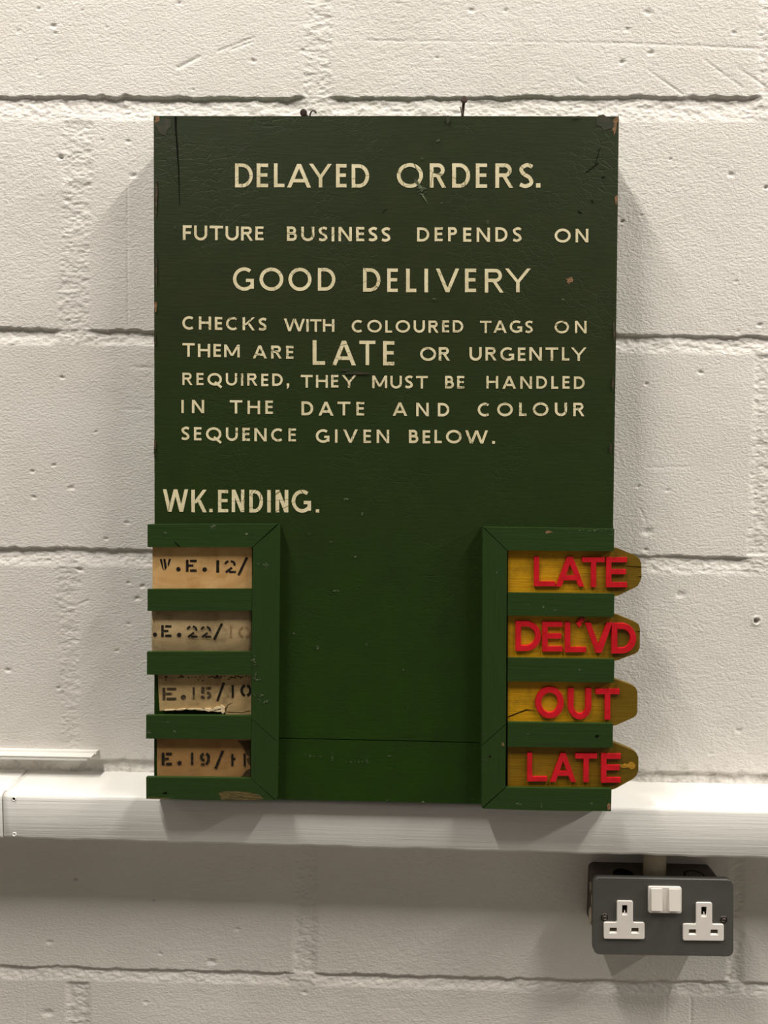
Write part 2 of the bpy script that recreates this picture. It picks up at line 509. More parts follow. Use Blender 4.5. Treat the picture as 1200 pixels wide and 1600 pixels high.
def build_wall():
    xa, xb = at(-110, 800).x, at(1310, 800).x
    za, zb = at(600, 1690).z, at(600, -90).z
    step = 0.00105
    xs = np.arange(xa, xb, step)
    zs = np.arange(za, zb, step)
    # coarse continuation of the wall past the part in view
    xs = np.concatenate([np.linspace(-2.2, xa - 0.02, 40), xs, np.linspace(xb + 0.02, 2.4, 40)])
    zs = np.concatenate([np.linspace(0.0, za - 0.02, 40), zs, np.linspace(zb + 0.02, 3.2, 40)])
    X, Z = np.meshgrid(xs, zs)
    D = np.zeros_like(X)                    # recess depth
    rough = np.zeros_like(X)
    perp_masks = {}
    e1 = fbm(X, Z, 0.020, 11, 4)
    e2 = fbm(X, Z, 0.020, 41, 4)
    for (tl, tr), (bl_, br), dep, bed in PERP:
        xl0, z0 = wall_line([tl, bl_])
        xr0, _ = wall_line([tr, br])
        k = np.clip((Z - z0[1]) / (z0[0] - z0[1]), 0, 1)
        xl = xl0[1] + (xl0[0] - xl0[1]) * k + e1 * 0.0008
        xr = xr0[1] + (xr0[0] - xr0[1]) * k + e2 * 0.0008
        inz = sst(z0[1] - .002, z0[1] + .002, Z) * (1 - sst(z0[0] - .002, z0[0] + .002, Z))
        m = sst(xl - .003, xl + .006, X) * (1 - sst(xr - .006, xr + .003, X)) * inz
        D = np.maximum(D, m * dep * .6)
        rough = np.maximum(rough, sst(xl - .002, xl + .002, X) * (1 - sst(xr - .002, xr + .002, X)) * inz * (.8 if dep < .0025 else .95))
        wid = (xr - xl)
        f = sst(xl - wid * .35, xl + wid * .15, X) * (1 - sst(xr - wid * .15, xr + wid * .35, X))
        perp_masks.setdefault(bed, []).append(f)
    for i, (t, b, dep) in enumerate(BED):
        tx, tz = wall_line(t)
        bx, bz = wall_line(b)
        zt = np.interp(X, tx, tz) + fbm(X, Z * 0 + i, 0.010, 70 + i, 5) * 0.0009
        bite = np.clip(fbm(X, Z * 0 + i, 0.03, 170 + i, 3) - 0.75, 0, 1)
        zt = zt + bite * 0.006
        zb_ = np.interp(X, bx, bz) + fbm(X, Z * 0 + i, 0.015, 90 + i, 4) * 0.0010
        s = (zt - Z) / (zt - zb_)
        prof = sst(-.02, .04, s) * (1 - np.clip(s, 0, 1) ** 1.3) * .62
        prof = prof * (1 + 0.22 * fbm(X, Z, 0.02, 120 + i, 3) + .25 * fbm(X, Z * 0 + i, .06, 140 + i, 2))
        fill = np.zeros_like(X)
        for f in perp_masks.get(i, []):
            fill = np.maximum(fill, f)
        inside = ((s > 0) & (s < 1)).astype(float)
        D = np.maximum(D, prof * dep * (1 - 0.9 * fill * np.clip(0.88 + 0.14 * e1, 0, 1)))
        rough = np.maximum(rough, sst(0, .12, s) * (1 - sst(.8, 1.0, s)) * inside)
    D = D + rough * (fbm(X, Z, 0.0040, 200, 3, .5) * 0.00045 + fbm(X, Z, 0.010, 300, 2, .5) * 0.00034)
    # orange-peel and gentle undulation of the painted blocks
    D = D + fbm(X, Z, 0.09, 400, 3) * 0.0005 + fbm(X, Z * 1.0, 0.0045, 500, 2, 0.6) * 0.00008 * (1 + 0.8 * fbm(X, Z, 0.12, 520, 2))
    px = 1 / 1530.0

    def window(cx, cz, r):
        a, b = np.searchsorted(xs, cx - r), np.searchsorted(xs, cx + r)
        c, d = np.searchsorted(zs, cz - r), np.searchsorted(zs, cz + r)
        return slice(c, d), slice(a, b)
    rnd = np.random.RandomState(5)
    pits = list(PITS)
    for k in range(170):
        pits.append((rnd.uniform(-150, 1350), rnd.uniform(-100, 1700), rnd.uniform(1.0, 2.2), rnd.uniform(.3, .8)))
    for u, v, r, d in pits:
        p = at(u, v)
        d, R = d * .75, r * px * .75
        w_ = window(p.x, p.z, R * 4)
        if X[w_].size == 0:
            continue
        dx, dz = X[w_] - p.x, Z[w_] - p.z
        sk = rnd.uniform(-.5, .5)
        q = ((dx + sk * dz) / (R * 1.25)) ** 2 + (dz / (R * .8)) ** 2
        q = q * (1 + .5 * e1[w_])
        D[w_] += np.exp(-q ** 1.5) * d * 0.0011 - np.exp(-(((dx) / (R * 1.5)) ** 2 + ((dz + R * 1.2) / R) ** 2)) * d * 0.00012
    for a, b, r, d in CUTS:
        p, q = at(*a), at(*b)
        R = r * px
        L = math.hypot(q.x - p.x, q.z - p.z)
        w_ = window((p.x + q.x) / 2, (p.z + q.z) / 2, L / 2 + R * 4)
        dx, dz = X[w_] - p.x, Z[w_] - p.z
        ux, uz = (q.x - p.x) / L, (q.z - p.z) / L
        t = np.clip(dx * ux + dz * uz, 0, L)
        dist = np.hypot(dx - ux * t, dz - uz * t)
        D[w_] += np.exp(-(dist / R) ** 2) * d * 0.0009 * (0.75 + 0.25 * e2[w_])
    # drilled hole with a paint-rimmed wall plug, right of the board
    for u, v, r, d in ((1182, 970, 4.2, .010),):
        p = at(u, v)
        w_ = window(p.x, p.z, .012)
        dist = np.hypot(X[w_] - p.x, Z[w_] - p.z)
        R = r * px
        D[w_] += (1 - sst(R * .75, R, dist)) * d - np.exp(-((dist - R * 1.5) / (R * .35)) ** 2) * .0008
    nz, nx = X.shape
    co = np.empty((nz * nx, 3), np.float32)
    co[:, 0] = X.ravel()
    co[:, 1] = D.ravel()
    co[:, 2] = Z.ravel()
    i0 = (np.arange(nz - 1)[:, None] * nx + np.arange(nx - 1)[None, :]).ravel()
    q = np.stack([i0, i0 + 1, i0 + nx + 1, i0 + nx], 1).astype(np.int32)
    me = bpy.data.meshes.new('wall_back')
    me.vertices.add(len(co))
    me.vertices.foreach_set('co', co.ravel())
    me.loops.add(q.size)
    me.loops.foreach_set('vertex_index', q.ravel())
    me.polygons.add(len(q))
    me.polygons.foreach_set('loop_start', np.arange(0, q.size, 4, dtype=np.int32))
    me.polygons.foreach_set('use_smooth', np.ones(len(q), bool))
    me.update()
    me.validate()
    me.materials.append(M['wall'])
    o = bpy.data.objects.new('wall_back', me)
    COL.objects.link(o)
    tag(o, 'white painted concrete block wall with raked mortar joints', kind='structure')


build_wall()
bm = bmesh.new()
box(bm, (-2.2, -3.0, -0.05), (2.4, 0.0, 0.0))
tag(link_mesh('floor', bm, 'floor'), kind='structure')

# ------------------------------------------------------------------ white timber rail along the wall
RD = -0.051                                # front of the rail


def rail(name, u0, u1, ztop_u, label):
    p0, p1 = at(u0, 1234 + (u0 - 5) * .0235, RD), at(u1, 1234 + (u1 - 5) * .0235, RD)
    n = max(2, int((p1.x - p0.x) / 0.006))
    bm = bmesh.new()
    prev = None
    for i in range(n + 1):
        x = p0.x + (p1.x - p0.x) * i / n
        k = (x + 0.294) / 0.752
        zt = -0.6880 + ZO - 0.0010 * k
        zb = -0.7335 + ZO - 0.0048 * k + 0.0004 * math.sin(x * 61) + 0.0003 * math.sin(x * 173)
        j = 0.0005 * math.sin(x * 37 + 1)
        prof = [(0.006, zb + .001), (RD + .003, zb), (RD + .0008, zb + .0006), (RD, zb + .003), (RD, zt - .0045 + j), (RD + .0012, zt - .0016 + j),
                (RD + .004, zt), (-0.014, zt + .0012), (0.006, zt + .0035)]
        r = [bm.verts.new((x, y, z)) for y, z in prof]
        if prev:
            for a in range(len(r) - 1):
                bm.faces.new((prev[a], r[a], r[a + 1], prev[a + 1]))
        else:
            bm.faces.new(r)
        prev = r
    bm.faces.new(prev[::-1])
    o = link_mesh(name, bm, 'rail')
    for p in o.data.polygons:
        p.use_smooth = abs(p.normal.x) < .5
    tag(o, label, kind='structure')
    return o


r1 = rail('trim_1', 4.5, 1700, 0, 'long white painted timber rail running under the board')
r2 = rail('trim_2', -420, 2.4, 0, 'short end of white timber rail at the left edge')
bm = bmesh.new()
g0, g1 = at(2.4, 1234, RD).x - .001, at(4.5, 1234, RD).x + .001
box(bm, (g0, RD + .006, -.700 + ZO), (g1, .004, -.6872 + ZO))
o = link_mesh('filler', bm, 'rail', r2)
for u, v, fill in ((22, 1248, 'hole'), (22.5, 1303.5, 'rail')):
    bm = bmesh.new()
    p = at(u, v, RD)
    ring = [(3.6, -.0001), (2.6, -.0007), (2.0, -.0003)]
    rings = [[bm.verts.new(p + Vector((math.cos(t) * rr / 1530, dy, math.sin(t) * rr / 1530))) for t in [2 * math.pi * k / 16 for k in range(16)]] for rr, dy in ring]
    for a, b in zip(rings, rings[1:]):
        for k in range(16):
            bm.faces.new((a[k], a[(k + 1) % 16], b[(k + 1) % 16], b[k])).material_index = 0
    bm.faces.new(rings[-1]).material_index = 1
    o = link_mesh('screw_hole', bm, ['rail', fill], r1)
    o.matrix_parent_inverse = Matrix()

# plastic mini trunking end, left above the rail
bm = bmesh.new()
pr = [(0.004, 1172), (-0.001, 1170.5)]
xe = at(152, 1172, -0.002).x
zt = at(100, 1170.5, 0).z
zf = at(100, 1188, -0.016).z
prof = [(0.003, zt), (-.006, zt + .0002), (-.0068, zt - .0018), (-.0084, zt - .0018), (-.0090, zt - .0002), (-.0146, zt - .0008), (-.0160, zt - .0026), (-.0160, zf + .0040), (-.0146, zf + .0036), (-.0146, zf + .0024), (-.0160, zf + .002),
        (-.0160, zf), (.003, zf)]
xl = at(-400, 1180, 0).x
a = [bm.verts.new((xl, y, z)) for y, z in prof]
b = [bm.verts.new((xe + (-.016 - y) * 0.10 * -1 - .0005 - (0.0045 if z < zt - .003 and y < -.01 else 0), y, z)) for y, z in prof]
for k in range(len(prof)):
    k2 = (k + 1) % len(prof)
    bm.faces.new((a[k], a[k2], b[k2], b[k]))
bm.faces.new(a)
bm.faces.new(b[::-1])
tag(link_mesh('cable_trunking', bm, 'trunk'), 'cut end of narrow white plastic cable trunking above the timber rail', 'trunking')

# ------------------------------------------------------------------ the board
SL = (0.0620 - 0.0450) / (0.690 - 0.031)
ANG = -math.atan(SL)
BO = Vector((0.08, -0.0620, -0.690 + ZO))
Rm = Matrix.Rotation(ANG, 3, 'X')
Rt = Rm.transposed()


def bl(u, v, n=0.0):
    """picture position -> local point of the board, n metres in front of its face"""
    o = Rt @ (CAM - BO)
    d = Rt @ ray(u, v)
    return o + d * ((-n - o.y) / d.y)


def flecks(bm, pts, e, mat):
    us, vs = [p[0] for p in pts], [p[1] for p in pts]
    cu, cv = sum(us) / len(us), sum(vs) / len(vs)
    ru, rv = (max(us) - min(us)) / 2, (max(vs) - min(vs)) / 2
    for k in range(3 + int(2.2 * math.sqrt(ru * rv))):
        a, r = random.uniform(0, 6.28), math.sqrt(random.random())
        u, v = cu + ru * r * math.cos(a), cv + rv * r * math.sin(a)
        e += .000004
        sheet(bm, blob(u, v, min(ru, random.uniform(.4, 1.7)), min(rv, random.uniform(.35, .9)), 7, .4, random.uniform(-.5, .5)), e, bl, mat)
    return e


board = empty('notice_board', BO, (ANG, 0, 0))
tag(board, 'large dark green wooden notice board lettered DELAYED ORDERS in cream', 'notice board')

TK = 0.010
bm = bmesh.new()
main_px = [(240, 181), (400, 181.5), (600, 181), (800, 181.5), (967, 182), (963, 500), (958, 820), (956.5, 1100), (954.5, 1166), (750, 1159.5), (432, 1152.5), (241, 1149), (241.5, 815), (241, 500)]
solid(bm, main_px, -TK, 0, bl)
bevel(bm, .0007, 1, 1)
e = .00012
for pts, m in ((blob(246, 188, 5, 8), 2), (blob(961, 196, 4, 14, rot=.2), 2), (blob(963, 188, 4, 4), 2), (blob(963, 312, 2.6, 7), 2), (blob(891, 437, 5.5, 4), 2),
               (blob(889, 440, 3, 3), 2), (blob(945, 192, 12, 11), 6), (blob(254, 198, 12, 16), 6), (blob(656, 290, 4, 12, rot=-.4), 3), (blob(661, 300, 5, 7, rot=.5), 3), (blob(650, 283, 4, 4), 3),
               ([(649, 281), (652, 283), (656, 288), (660, 293), (663, 292), (667, 295), (662, 297), (660, 300), (656, 298), (658, 294), (653, 290), (650, 286)], 7), ([(650, 293), (655, 292), (658, 294), (654, 295.5)], 7), ([(657, 301), (661, 304), (666, 312), (669, 320), (664, 313), (660, 307)], 7), (blob(690, 317, 2, 1.2), 7), (blob(540, 780, 4, 1.6), 3), (blob(566, 803, 1.6, 3), 3), (blob(573, 1007, 1, 3), 3), (blob(496, 1012, 1, 3), 3), (blob(459, 990, 1.5, 1.5), 3),
               (blob(483, 834, 3, 1.2), 3), (blob(518, 847, 1.4, 1.2), 3), (blob(525, 923, 4, 1.2), 3), (blob(273, 355, 1.4, 1.4), 3), (blob(538, 578, 6, 1.6), 6), (blob(560, 583, 22, 2), 6),
               (blob(660, 248, 4, 2), 3), (blob(684, 220, 4, 1.6), 3), (blob(762, 347, 2, 3), 3), (blob(244, 300, 2, 30), 5), (blob(244, 420, 1.6, 26), 5), (blob(243, 478, 2, 8), 2),
               (blob(242, 530, 1.6, 10), 5), (blob(960, 520, 2, 16), 5), (blob(957.5, 600, 1.6, 12), 5), (blob(680, 467, 3, 1), 3), (blob(880, 468, 2, 2), 3), (blob(242, 700, 1.6, 18), 5), (blob(954.5, 700, 2, 6), 5),
               (blob(900, 182.8, 7, 1.6), 6), (blob(700, 188, 3, 6), 6), (blob(630, 1047, 1.4, 1.4), 3), (blob(555, 870, 2, 1), 3)):
    e += .000012
    if m == 3:
        e = flecks(bm, pts, e, 3)
    else:
        sheet(bm, pts, e, bl, 3 if m == 7 else m)
# the long split at top left and fine checks
sheet(bm, [(272.5, 181.5), (276, 181.5), (275.8, 200), (278, 230), (280, 270), (281, 320), (280.2, 320), (278.5, 270), (275.6, 230), (273.4, 200)], .0003, bl, 4)
for (u0, v0), (u1, v1), wd in (((915, 270), (935, 255), 1.2), ((930, 258), (938, 230), .8), ((903, 330), (909, 333), 1.6), ((924, 312), (927, 317), 1.6), ((940, 276), (946, 277), 1.6), ((598, 332), (604, 326), 1.0)):
    dx, dy = u1 - u0, v1 - v0
    L = math.hypot(dx, dy)
    ox, oy = -dy / L * wd / 2, dx / L * wd / 2
    sheet(bm, [(u0 + ox, v0 + oy), (u1 + ox, v1 + oy), (u1 - ox, v1 - oy), (u0 - ox, v0 - oy)], .0004, bl, 4)
panel = link_mesh('main_panel', bm, ['panel', 'darkedge', 'chip', 'scuff', 'crack', 'darkedge', 'brownrub'], board)
bm = bmesh.new()
solid(bm, [(241, 1150), (432, 1154), (750, 1161), (954, 1167.5), (953.5, 1262), (750, 1256), (600, 1252.5), (430, 1249), (240.5, 1245)], -TK, 0, bl)
bevel(bm, .0008, 1, 1)
e = .00012
for u, v, rx, ry in ((478, 1179, 7, 1), (490, 1182, 9, .8), (519, 1184, 1, 7), (555, 1190, 14, .8), (573, 1190, 2, 6), (608, 1181, 1.5, 1.5), (607, 1250, 4, 2), (660, 1253, 3, 1.5), (435, 1199, 2, 2)):
    e = flecks(bm, blob(u, v, rx, ry), e + .00001, 2)
link_mesh('lower_plank', bm, ['panel', 'edge', 'scuff'], board)
# battens behind the board that hold it off the wall
for (u0, v0), (u1, v1) in (((241.5, 183), (966, 225)), ((241.5, 226), (272, 1180)), ((925, 226), (948, 1180))):
    bm = bmesh.new()
    a_ = bl(u0, v0, 0)
    b_ = bl(u1, v1, 0)
    box(bm, (a_.x, TK, b_.z), (min(b_.x, bl(960, 300).x), TK + .0325, a_.z))
    link_mesh('back_batten', bm, 'framev', board)

# frames: solid stiles, battens with a wide front lip over a narrower core (the slots are grooved)
TF, LIP, GR = 0.013, 0.0042, 5.5


def piece(name, lip, core=None, mats=('frame', 'edge'), extra=(), th=TF):
    bm = bmesh.new()
    if core:
        solid(bm, lip, th - LIP, th, bl)
    else:
        solid(bm, lip, 0.0002, th, bl)
    bevel(bm, .0007, 1, 1)
    if core:
        solid(bm, core, 0.0002, th - LIP + .0001, bl)
    e = th + .0001
    for pts, m in extra:
        if m == 3:
            e = flecks(bm, pts, e, 3)
        else:
            sheet(bm, pts, e, bl, m)
        e += .00003
    return link_mesh(name, bm, list(mats) + ['chip', 'scuff', 'crack', 'rot'], board)


# left rack
piece('top_rail', [(230.5, 819.5), (433, 819), (394.5, 854.7), (230.5, 855)], [(231, 819.5), (433, 819), (394.5, 849), (231, 849)],
      extra=[(blob(334, 823, 5, 3), 3), (blob(391, 834, 8, 1.3), 3), (blob(258, 833, 2.4, 1.3), 3), ([(273, 846), (281, 853), (280, 854), (272, 847)], 4)])
for y0, y1, y2, y3, xl_, ex in ((920.5, 920, 954.7, 954, 230.5, []), (1018.5, 1018.5, 1054, 1054.3, 229.5, []),
                                (1117.8, 1118.5, 1154, 1155, 228.3, [(blob(262, 1128, 1, 3), 3), (blob(273, 1143, 1.2, 1.6), 3), (blob(232, 1144, 3, 3), 3)])):
    piece('batten', [(xl_, y0), (393.6, y1), (393.2, y3), (xl_, y2)], [(xl_ + .6, y0 + GR), (393.2, y1 + GR), (393, y3 - GR), (xl_ + .6, y2 - GR)], extra=ex)
piece('stile', [(435, 819.5), (433.2, 1000), (432.2, 1157.5), (392.3, 1122), (393.2, 1000), (395, 855.2)], mats=('framev', 'edge'),
      extra=[(blob(416, 883, 5, 4), 3), (blob(403, 881, 5, .8), 3), (blob(397, 1030, 3, 6), 3), (blob(400, 1040, 6, 3), 3), (blob(403, 1062, 9, 1), 3), (blob(399, 1055, 2, 8), 3), (blob(410, 1095, 12, .8, rot=.2), 3), (blob(404, 1085, 8, .9, rot=.4), 3)])
piece('lower_stile', [(432.2, 1158.5), (431, 1250), (392, 1216.5), (392.2, 1123)], mats=('framev', 'edge'))
piece('bottom_rail', [(228.3, 1214.5), (391.3, 1216.5), (429.5, 1250.3), (330, 1250.5), (228.5, 1248)], [(229, 1220.5), (391.3, 1222.5), (429, 1250), (330, 1250.2), (229, 1248)],
      extra=[([(342, 1239), (350, 1236.5), (368, 1236), (385, 1237.5), (398, 1239.5), (407, 1243), (412, 1248), (405, 1250), (380, 1250), (360, 1249.6), (345, 1249.5)], 5), (blob(258, 1239, 3.5, 1.6), 4), (blob(250, 1247.4, 18, 1.2), 5)])
# right rack
piece('top_rail', [(755.5, 823.5), (960, 826.5), (959, 861.3), (793, 860)], [(755.5, 823.5), (959.4, 826.5), (958.4, 856), (793, 854.5)],
      extra=[(blob(857.5, 831.5, 5, 2), 2), (blob(890, 832, 1.2, 1.2), 3), (blob(930, 828.5, 28, 1.2), 3), (blob(955, 832, 4, 5), 3)])
for y0, y1, y2, y3, xr_, ex in ((926, 928, 962, 964, 960, [(blob(849, 948, 2, 1.2), 3), (blob(868, 953, 1.4, 1.2), 3), (blob(907, 945, 1.4, 1.2), 3)]),
                                (1028, 1030.3, 1064.5, 1066.3, 960, [(blob(907, 1047, 2, 2), 3)]),
                                (1128.6, 1131, 1167, 1168.3, 957.8, [(blob(826, 1148.5, 2, 2), 3), (blob(933, 1150, 2.6, 2), 4)])):
    piece('batten', [(793.6, y0), (xr_, y1), (xr_ - .5, y3), (793, y2)], [(793.8, y0 + GR), (xr_ - .6, y1 + GR), (xr_ - 1, y3 - GR), (793.6, y2 - GR)], extra=ex)
piece('stile', [(754.5, 824), (792.3, 860.5), (791.2, 1000), (790.7, 1130.5), (752.8, 1164), (753.8, 1000)], mats=('framev', 'edge'),
      extra=[(blob(776, 895, 1.3, 1), 3), (blob(757, 1149, 1.4, 2), 3)])
piece('lower_stile', [(752.8, 1165.5), (790.7, 1132), (789.8, 1229.6), (753, 1262.5)], mats=('framev', 'edge'),
      extra=[(blob(786, 1163, 2.5, 3), 2), (blob(758, 1187, 4, 1.2, rot=-.5), 3), (blob(765.5, 1182, 1.6, 1.6), 4)])
piece('bottom_rail', [(754.5, 1263.5), (790.3, 1231), (955.6, 1233), (954.8, 1267.6), (860, 1266.8)], [(755, 1263.5), (790.3, 1237), (955, 1239), (954.3, 1267.3), (860, 1266.5)],
      extra=[(blob(812, 1255.5, 5, 2), 3), (blob(925, 1255, 5, 1.6), 3), (blob(846, 1259, .8, 5), 3), (blob(951, 1260, 2.6, 5), 2)])

# ------------------------------------------------------------------ lettering
def ell(cx, cy, rx, ry, a0, a1, k=24):
    return [(cx + rx * math.cos(math.radians(a0 + (a1 - a0) * i / k)), cy + ry * math.sin(math.radians(a0 + (a1 - a0) * i / k))) for i in range(k + 1)]


def catmull(p, k=7):
    out = []
    q = [p[0]] + p + [p[-1]]
    for i in range(1, len(q) - 2):
        for j in range(k):
            t = j / k
            out.append(tuple(.5 * (2 * q[i][a] + (q[i + 1][a] - q[i - 1][a]) * t + (2 * q[i - 1][a] - 5 * q[i][a] + 4 * q[i + 1][a] - q[i + 2][a]) * t * t
                                   + (3 * q[i][a] - q[i - 1][a] - 3 * q[i + 1][a] + q[i + 2][a]) * t ** 3) for a in (0, 1)))
    out.append(p[-1])
    return out


WID = dict(A=.95, B=.62, C=.86, D=.75, E=.5, F=.54, G=.9, H=.82, K=.82, L=.48, M=1.04, N=.82, O=1.03, P=.6, Q=1.03, R=.72, S=.54, T=.82, U=.8, V=.97, W=1.5, Y=1.02)


def glyph(ch, w, t):
    """items of a capital: ('S', centre line, closed) strokes of width t, or ('P', polygon); unit cap height"""
    h = t / 2
    tw = t * 1.08

    def bar(x0, x1, y):
        return ('P', [(x0, y - h * .95), (x1, y - h * .95), (x1, y + h * .95), (x0, y + h * .95)])

    def stem(x, y0=0, y1=1):
        return ('P', [(x - h, y0), (x + h, y0), (x + h, y1), (x - h, y1)])

    def dia(xa, ya, xb, yb, k=1.0):
        return ('P', [(xa - tw * k / 2, ya), (xa + tw * k / 2, ya), (xb + tw * k / 2, yb), (xb - tw * k / 2, yb)])
    q = tw / 2
    if ch == 'I':
        return [stem(w / 2)]
    if ch == '.':
        return [('P', [(0, 0), (w, 0), (w, w), (0, w)])]
    if ch == ',':
        return [('P', [(0, 0), (w, 0), (w, w), (0, w)]), ('P', [(w * .3, 0), (w, 0), (w * .75, -.12), (w * .2, -.24), (0, -.2)])]
    if ch == 'E':
        return [stem(h), bar(h, w, 1 - h), bar(h, w * .94, .52), bar(h, w, h)]
    if ch == 'F':
        return [stem(h), bar(h, w, 1 - h), bar(h, w * .9, .5)]
    if ch == 'L':
        return [stem(h), bar(h, w, h)]
    if ch == 'T':
        return [bar(0, w, 1 - h), stem(w / 2, 0, 1 - h)]
    if ch == 'H':
        return [stem(h), stem(w - h), bar(h, w - h, .53)]
    if ch == 'A':
        y = .26
        f = (w / 2 - q) * y
        return [dia(q, 0, w / 2, 1), dia(w - q, 0, w / 2, 1), bar(q + f, w - q - f, y + h * .4)]
    if ch == 'V':
        return [dia(q, 1, w / 2, 0), dia(w - q, 1, w / 2, 0)]
    if ch == 'W':
        a = w * .27
        return [dia(q, 1, a, 0), dia(w / 2, 1, a, 0), dia(w / 2, 1, w - a, 0), dia(w - q, 1, w - a, 0)]
    if ch == 'M':
        return [stem(h), stem(w - h), dia(h * 1.05, 1, w / 2, .12, .95), dia(w - h * 1.05, 1, w / 2, .12, .95)]
    if ch == 'N':
        return [stem(h), stem(w - h), dia(q, 1, w - q, 0)]
    if ch == 'K':
        return [stem(h), dia(t, .40, w - q, 1), dia(t + (w - t) * .32, .56, w - q, 0)]
    if ch == 'Y':
        return [dia(q, 1, w / 2, .42), dia(w - q, 1, w / 2, .42), stem(w / 2, 0, .44)]
    if ch == 'O':
        return [('S', ell(w / 2, .5, w / 2 - h, .51 - h, 0, 360, 40)[:-1], True)]
    if ch == 'Q':
        return [('S', ell(w / 2, .5, w / 2 - h, .51 - h, 0, 360, 40)[:-1], True), ('S', [(w * .52, .28), (w * .72, .08), (w * .98, -.16)], False)]
    if ch == 'C':
        return [('S', ell(w * .54, .5, w * .54 - h, .51 - h, 52, 308, 30), False)]
    if ch == 'G':
        return [('S', ell(w * .54, .5, w * .54 - h, .51 - h, 52, 318, 30), False), stem(w - h, .08, .47), bar(w * .62, w, .44)]
    if ch == 'D':
        rx = w * .6
        return [stem(h), ('S', [(h, 1 - h)] + ell(w - rx, .5, rx - h, .5 - h, 90, -90, 24) + [(h, h)], False)]
    if ch in 'PR':
        ym = .44
        r = (1 - ym) / 2
        out = [stem(h), ('S', [(h, 1 - h)] + ell(w * .9 - r * .95, ym + r, r * .95 - h * .9, r - h, 90, -90, 16) + [(h, ym + h)], False)]
        if ch == 'R':
            out.append(dia(w * .46, ym + h, w - q, 0))
        return out
    if ch == 'B':
        ym = .52
        r1, r2 = (1 - ym + h) / 2, (ym + h) / 2
        return [stem(h), ('S', [(h, 1 - h)] + ell(w * .9 - r1, 1 - r1, r1 - h, r1 - h, 90, -90, 14) + [(h, ym)], False),
                ('S', [(h, ym)] + ell(w - r2, r2, r2 - h, r2 - h, 90, -90, 14) + [(h, h)], False)]
    if ch == 'U':
        return [('S', [(h, 1)] + ell(w / 2, .42, w / 2 - h, .43 - h, 180, 360, 20) + [(w - h, 1)], False)]
    if ch == 'S':
        return [('S', catmull([(w * .93, .88 - h * .3), (w * .58, 1.01 - h), (w * .24, .93 - h), (h, .745), (w * .3, .575), (w * .7, .43), (w - h, .255), (w * .74, .08 + h * .7), (w * .4, h - .01), (w * .05, .12 + h * .3)]), False)]
    raise KeyError(ch)


def offsets(pts, closed, hw):
    L, R = [], []
    k = len(pts)
    for i in range(k):
        p0 = pts[(i - 1) % k] if closed or i else pts[i]
        p1 = pts[(i + 1) % k] if closed or i < k - 1 else pts[i]
        if not closed and i == 0:
            p0 = pts[0]
        dx, dy = p1[0] - p0[0], p1[1] - p0[1]
        l = math.hypot(dx, dy) or 1
        nx, ny = -dy / l, dx / l
        L.append((pts[i][0] + nx * hw, pts[i][1] + ny * hw))
        R.append((pts[i][0] - nx * hw, pts[i][1] - ny * hw))
    return L, R


def place_items(bm, items, t, put, n0, n1, fn, jit=.000012, raised=False, mat=0):
    """put maps glyph units to picture positions; the strokes are laid on the surface fn"""
    e = 0.0
    for it in items:
        n = n1 + e
        e += jit
        if it[0] == 'P':
            pts = [put(*p) for p in it[1]]
            if raised:
                solid(bm, pts, n0, n, fn, .0002, mat)
            else:
                sheet(bm, pts, n, fn, mat)
        else:
            L, R = offsets(it[1], it[2], t / 2)
            k = len(L)
            pl = [fn(*put(*p), n) for p in L]
            pr_ = [fn(*put(*p), n) for p in R]
            vl = [bm.verts.new(p) for p in pl]
            vr = [bm.verts.new(p) for p in pr_]
            seg = range(k if it[2] else k - 1)
            for i in seg:
                j = (i + 1) % k
                bm.faces.new((vl[i], vl[j], vr[j], vr[i])).material_index = mat
            if raised:
                dn = Vector((0, n - n0, 0))
                bl_ = [bm.verts.new(p + dn + (p - q).normalized() * .0004) for p, q in zip(pl, pr_)]
                br_ = [bm.verts.new(q + dn + (q - p).normalized() * .0004) for p, q in zip(pl, pr_)]
                for i in seg:
                    j = (i + 1) % k
                    bm.faces.new((vl[i], vl[j], bl_[j], bl_[i])).material_index = mat
                    bm.faces.new((vr[i], vr[j], br_[j], br_[i])).material_index = mat
                if not it[2]:
                    for i in (0, k - 1):
                        bm.faces.new((vl[i], vr[i], br_[i], bl_[i])).material_index = mat


def putter(x0, yt0, yb0, x1=None, yt1=None, yb1=None):
    """cap height unit -> pixels, with the slope of the line"""
    def p(x, y, X0):
        k = 0 if x1 is None else (X0 - x0) / max(1, x1 - x0)
        yt = yt0 + (yt1 - yt0) * k if x1 is not None else yt0
        yb = yb0 + (yb1 - yb0) * k if x1 is not None else yb0
        return yt, yb
    return p


def letters(bm, text, ext, yt0, yb0, yt1, yb1, t, fn, n1, n0=0.0, raised=False, wob=0.35):
    """ext = [(left, right)] per character; the row slopes from (yt0, yb0) to (yt1, yb1)"""
    xa, xb = ext[0][0], ext[-1][1]
    for ch, (a, b) in zip(text, ext):
        k = ((a + b) / 2 - xa) / max(1, xb - xa)
        yt, yb = yt0 + (yt1 - yt0) * k, yb0 + (yb1 - yb0) * k
        sl = ((yb1 - yb0) + (yt1 - yt0)) / 2 / max(1, xb - xa)
        cap = yb - yt
        dy = random.uniform(-wob, wob)
        tt = t * random.uniform(.96, 1.05)

        def put(x, y, a=a, b=b, cap=cap, yb=yb, dy=dy):
            u = a + x * cap
            return (u, yb - y * cap + dy + (u - (a + b) / 2) * sl)
        w_ = (b - a) / cap
        place_items(bm, glyph(ch, w_, tt), tt, put, n0, n1, fn, raised=raised)


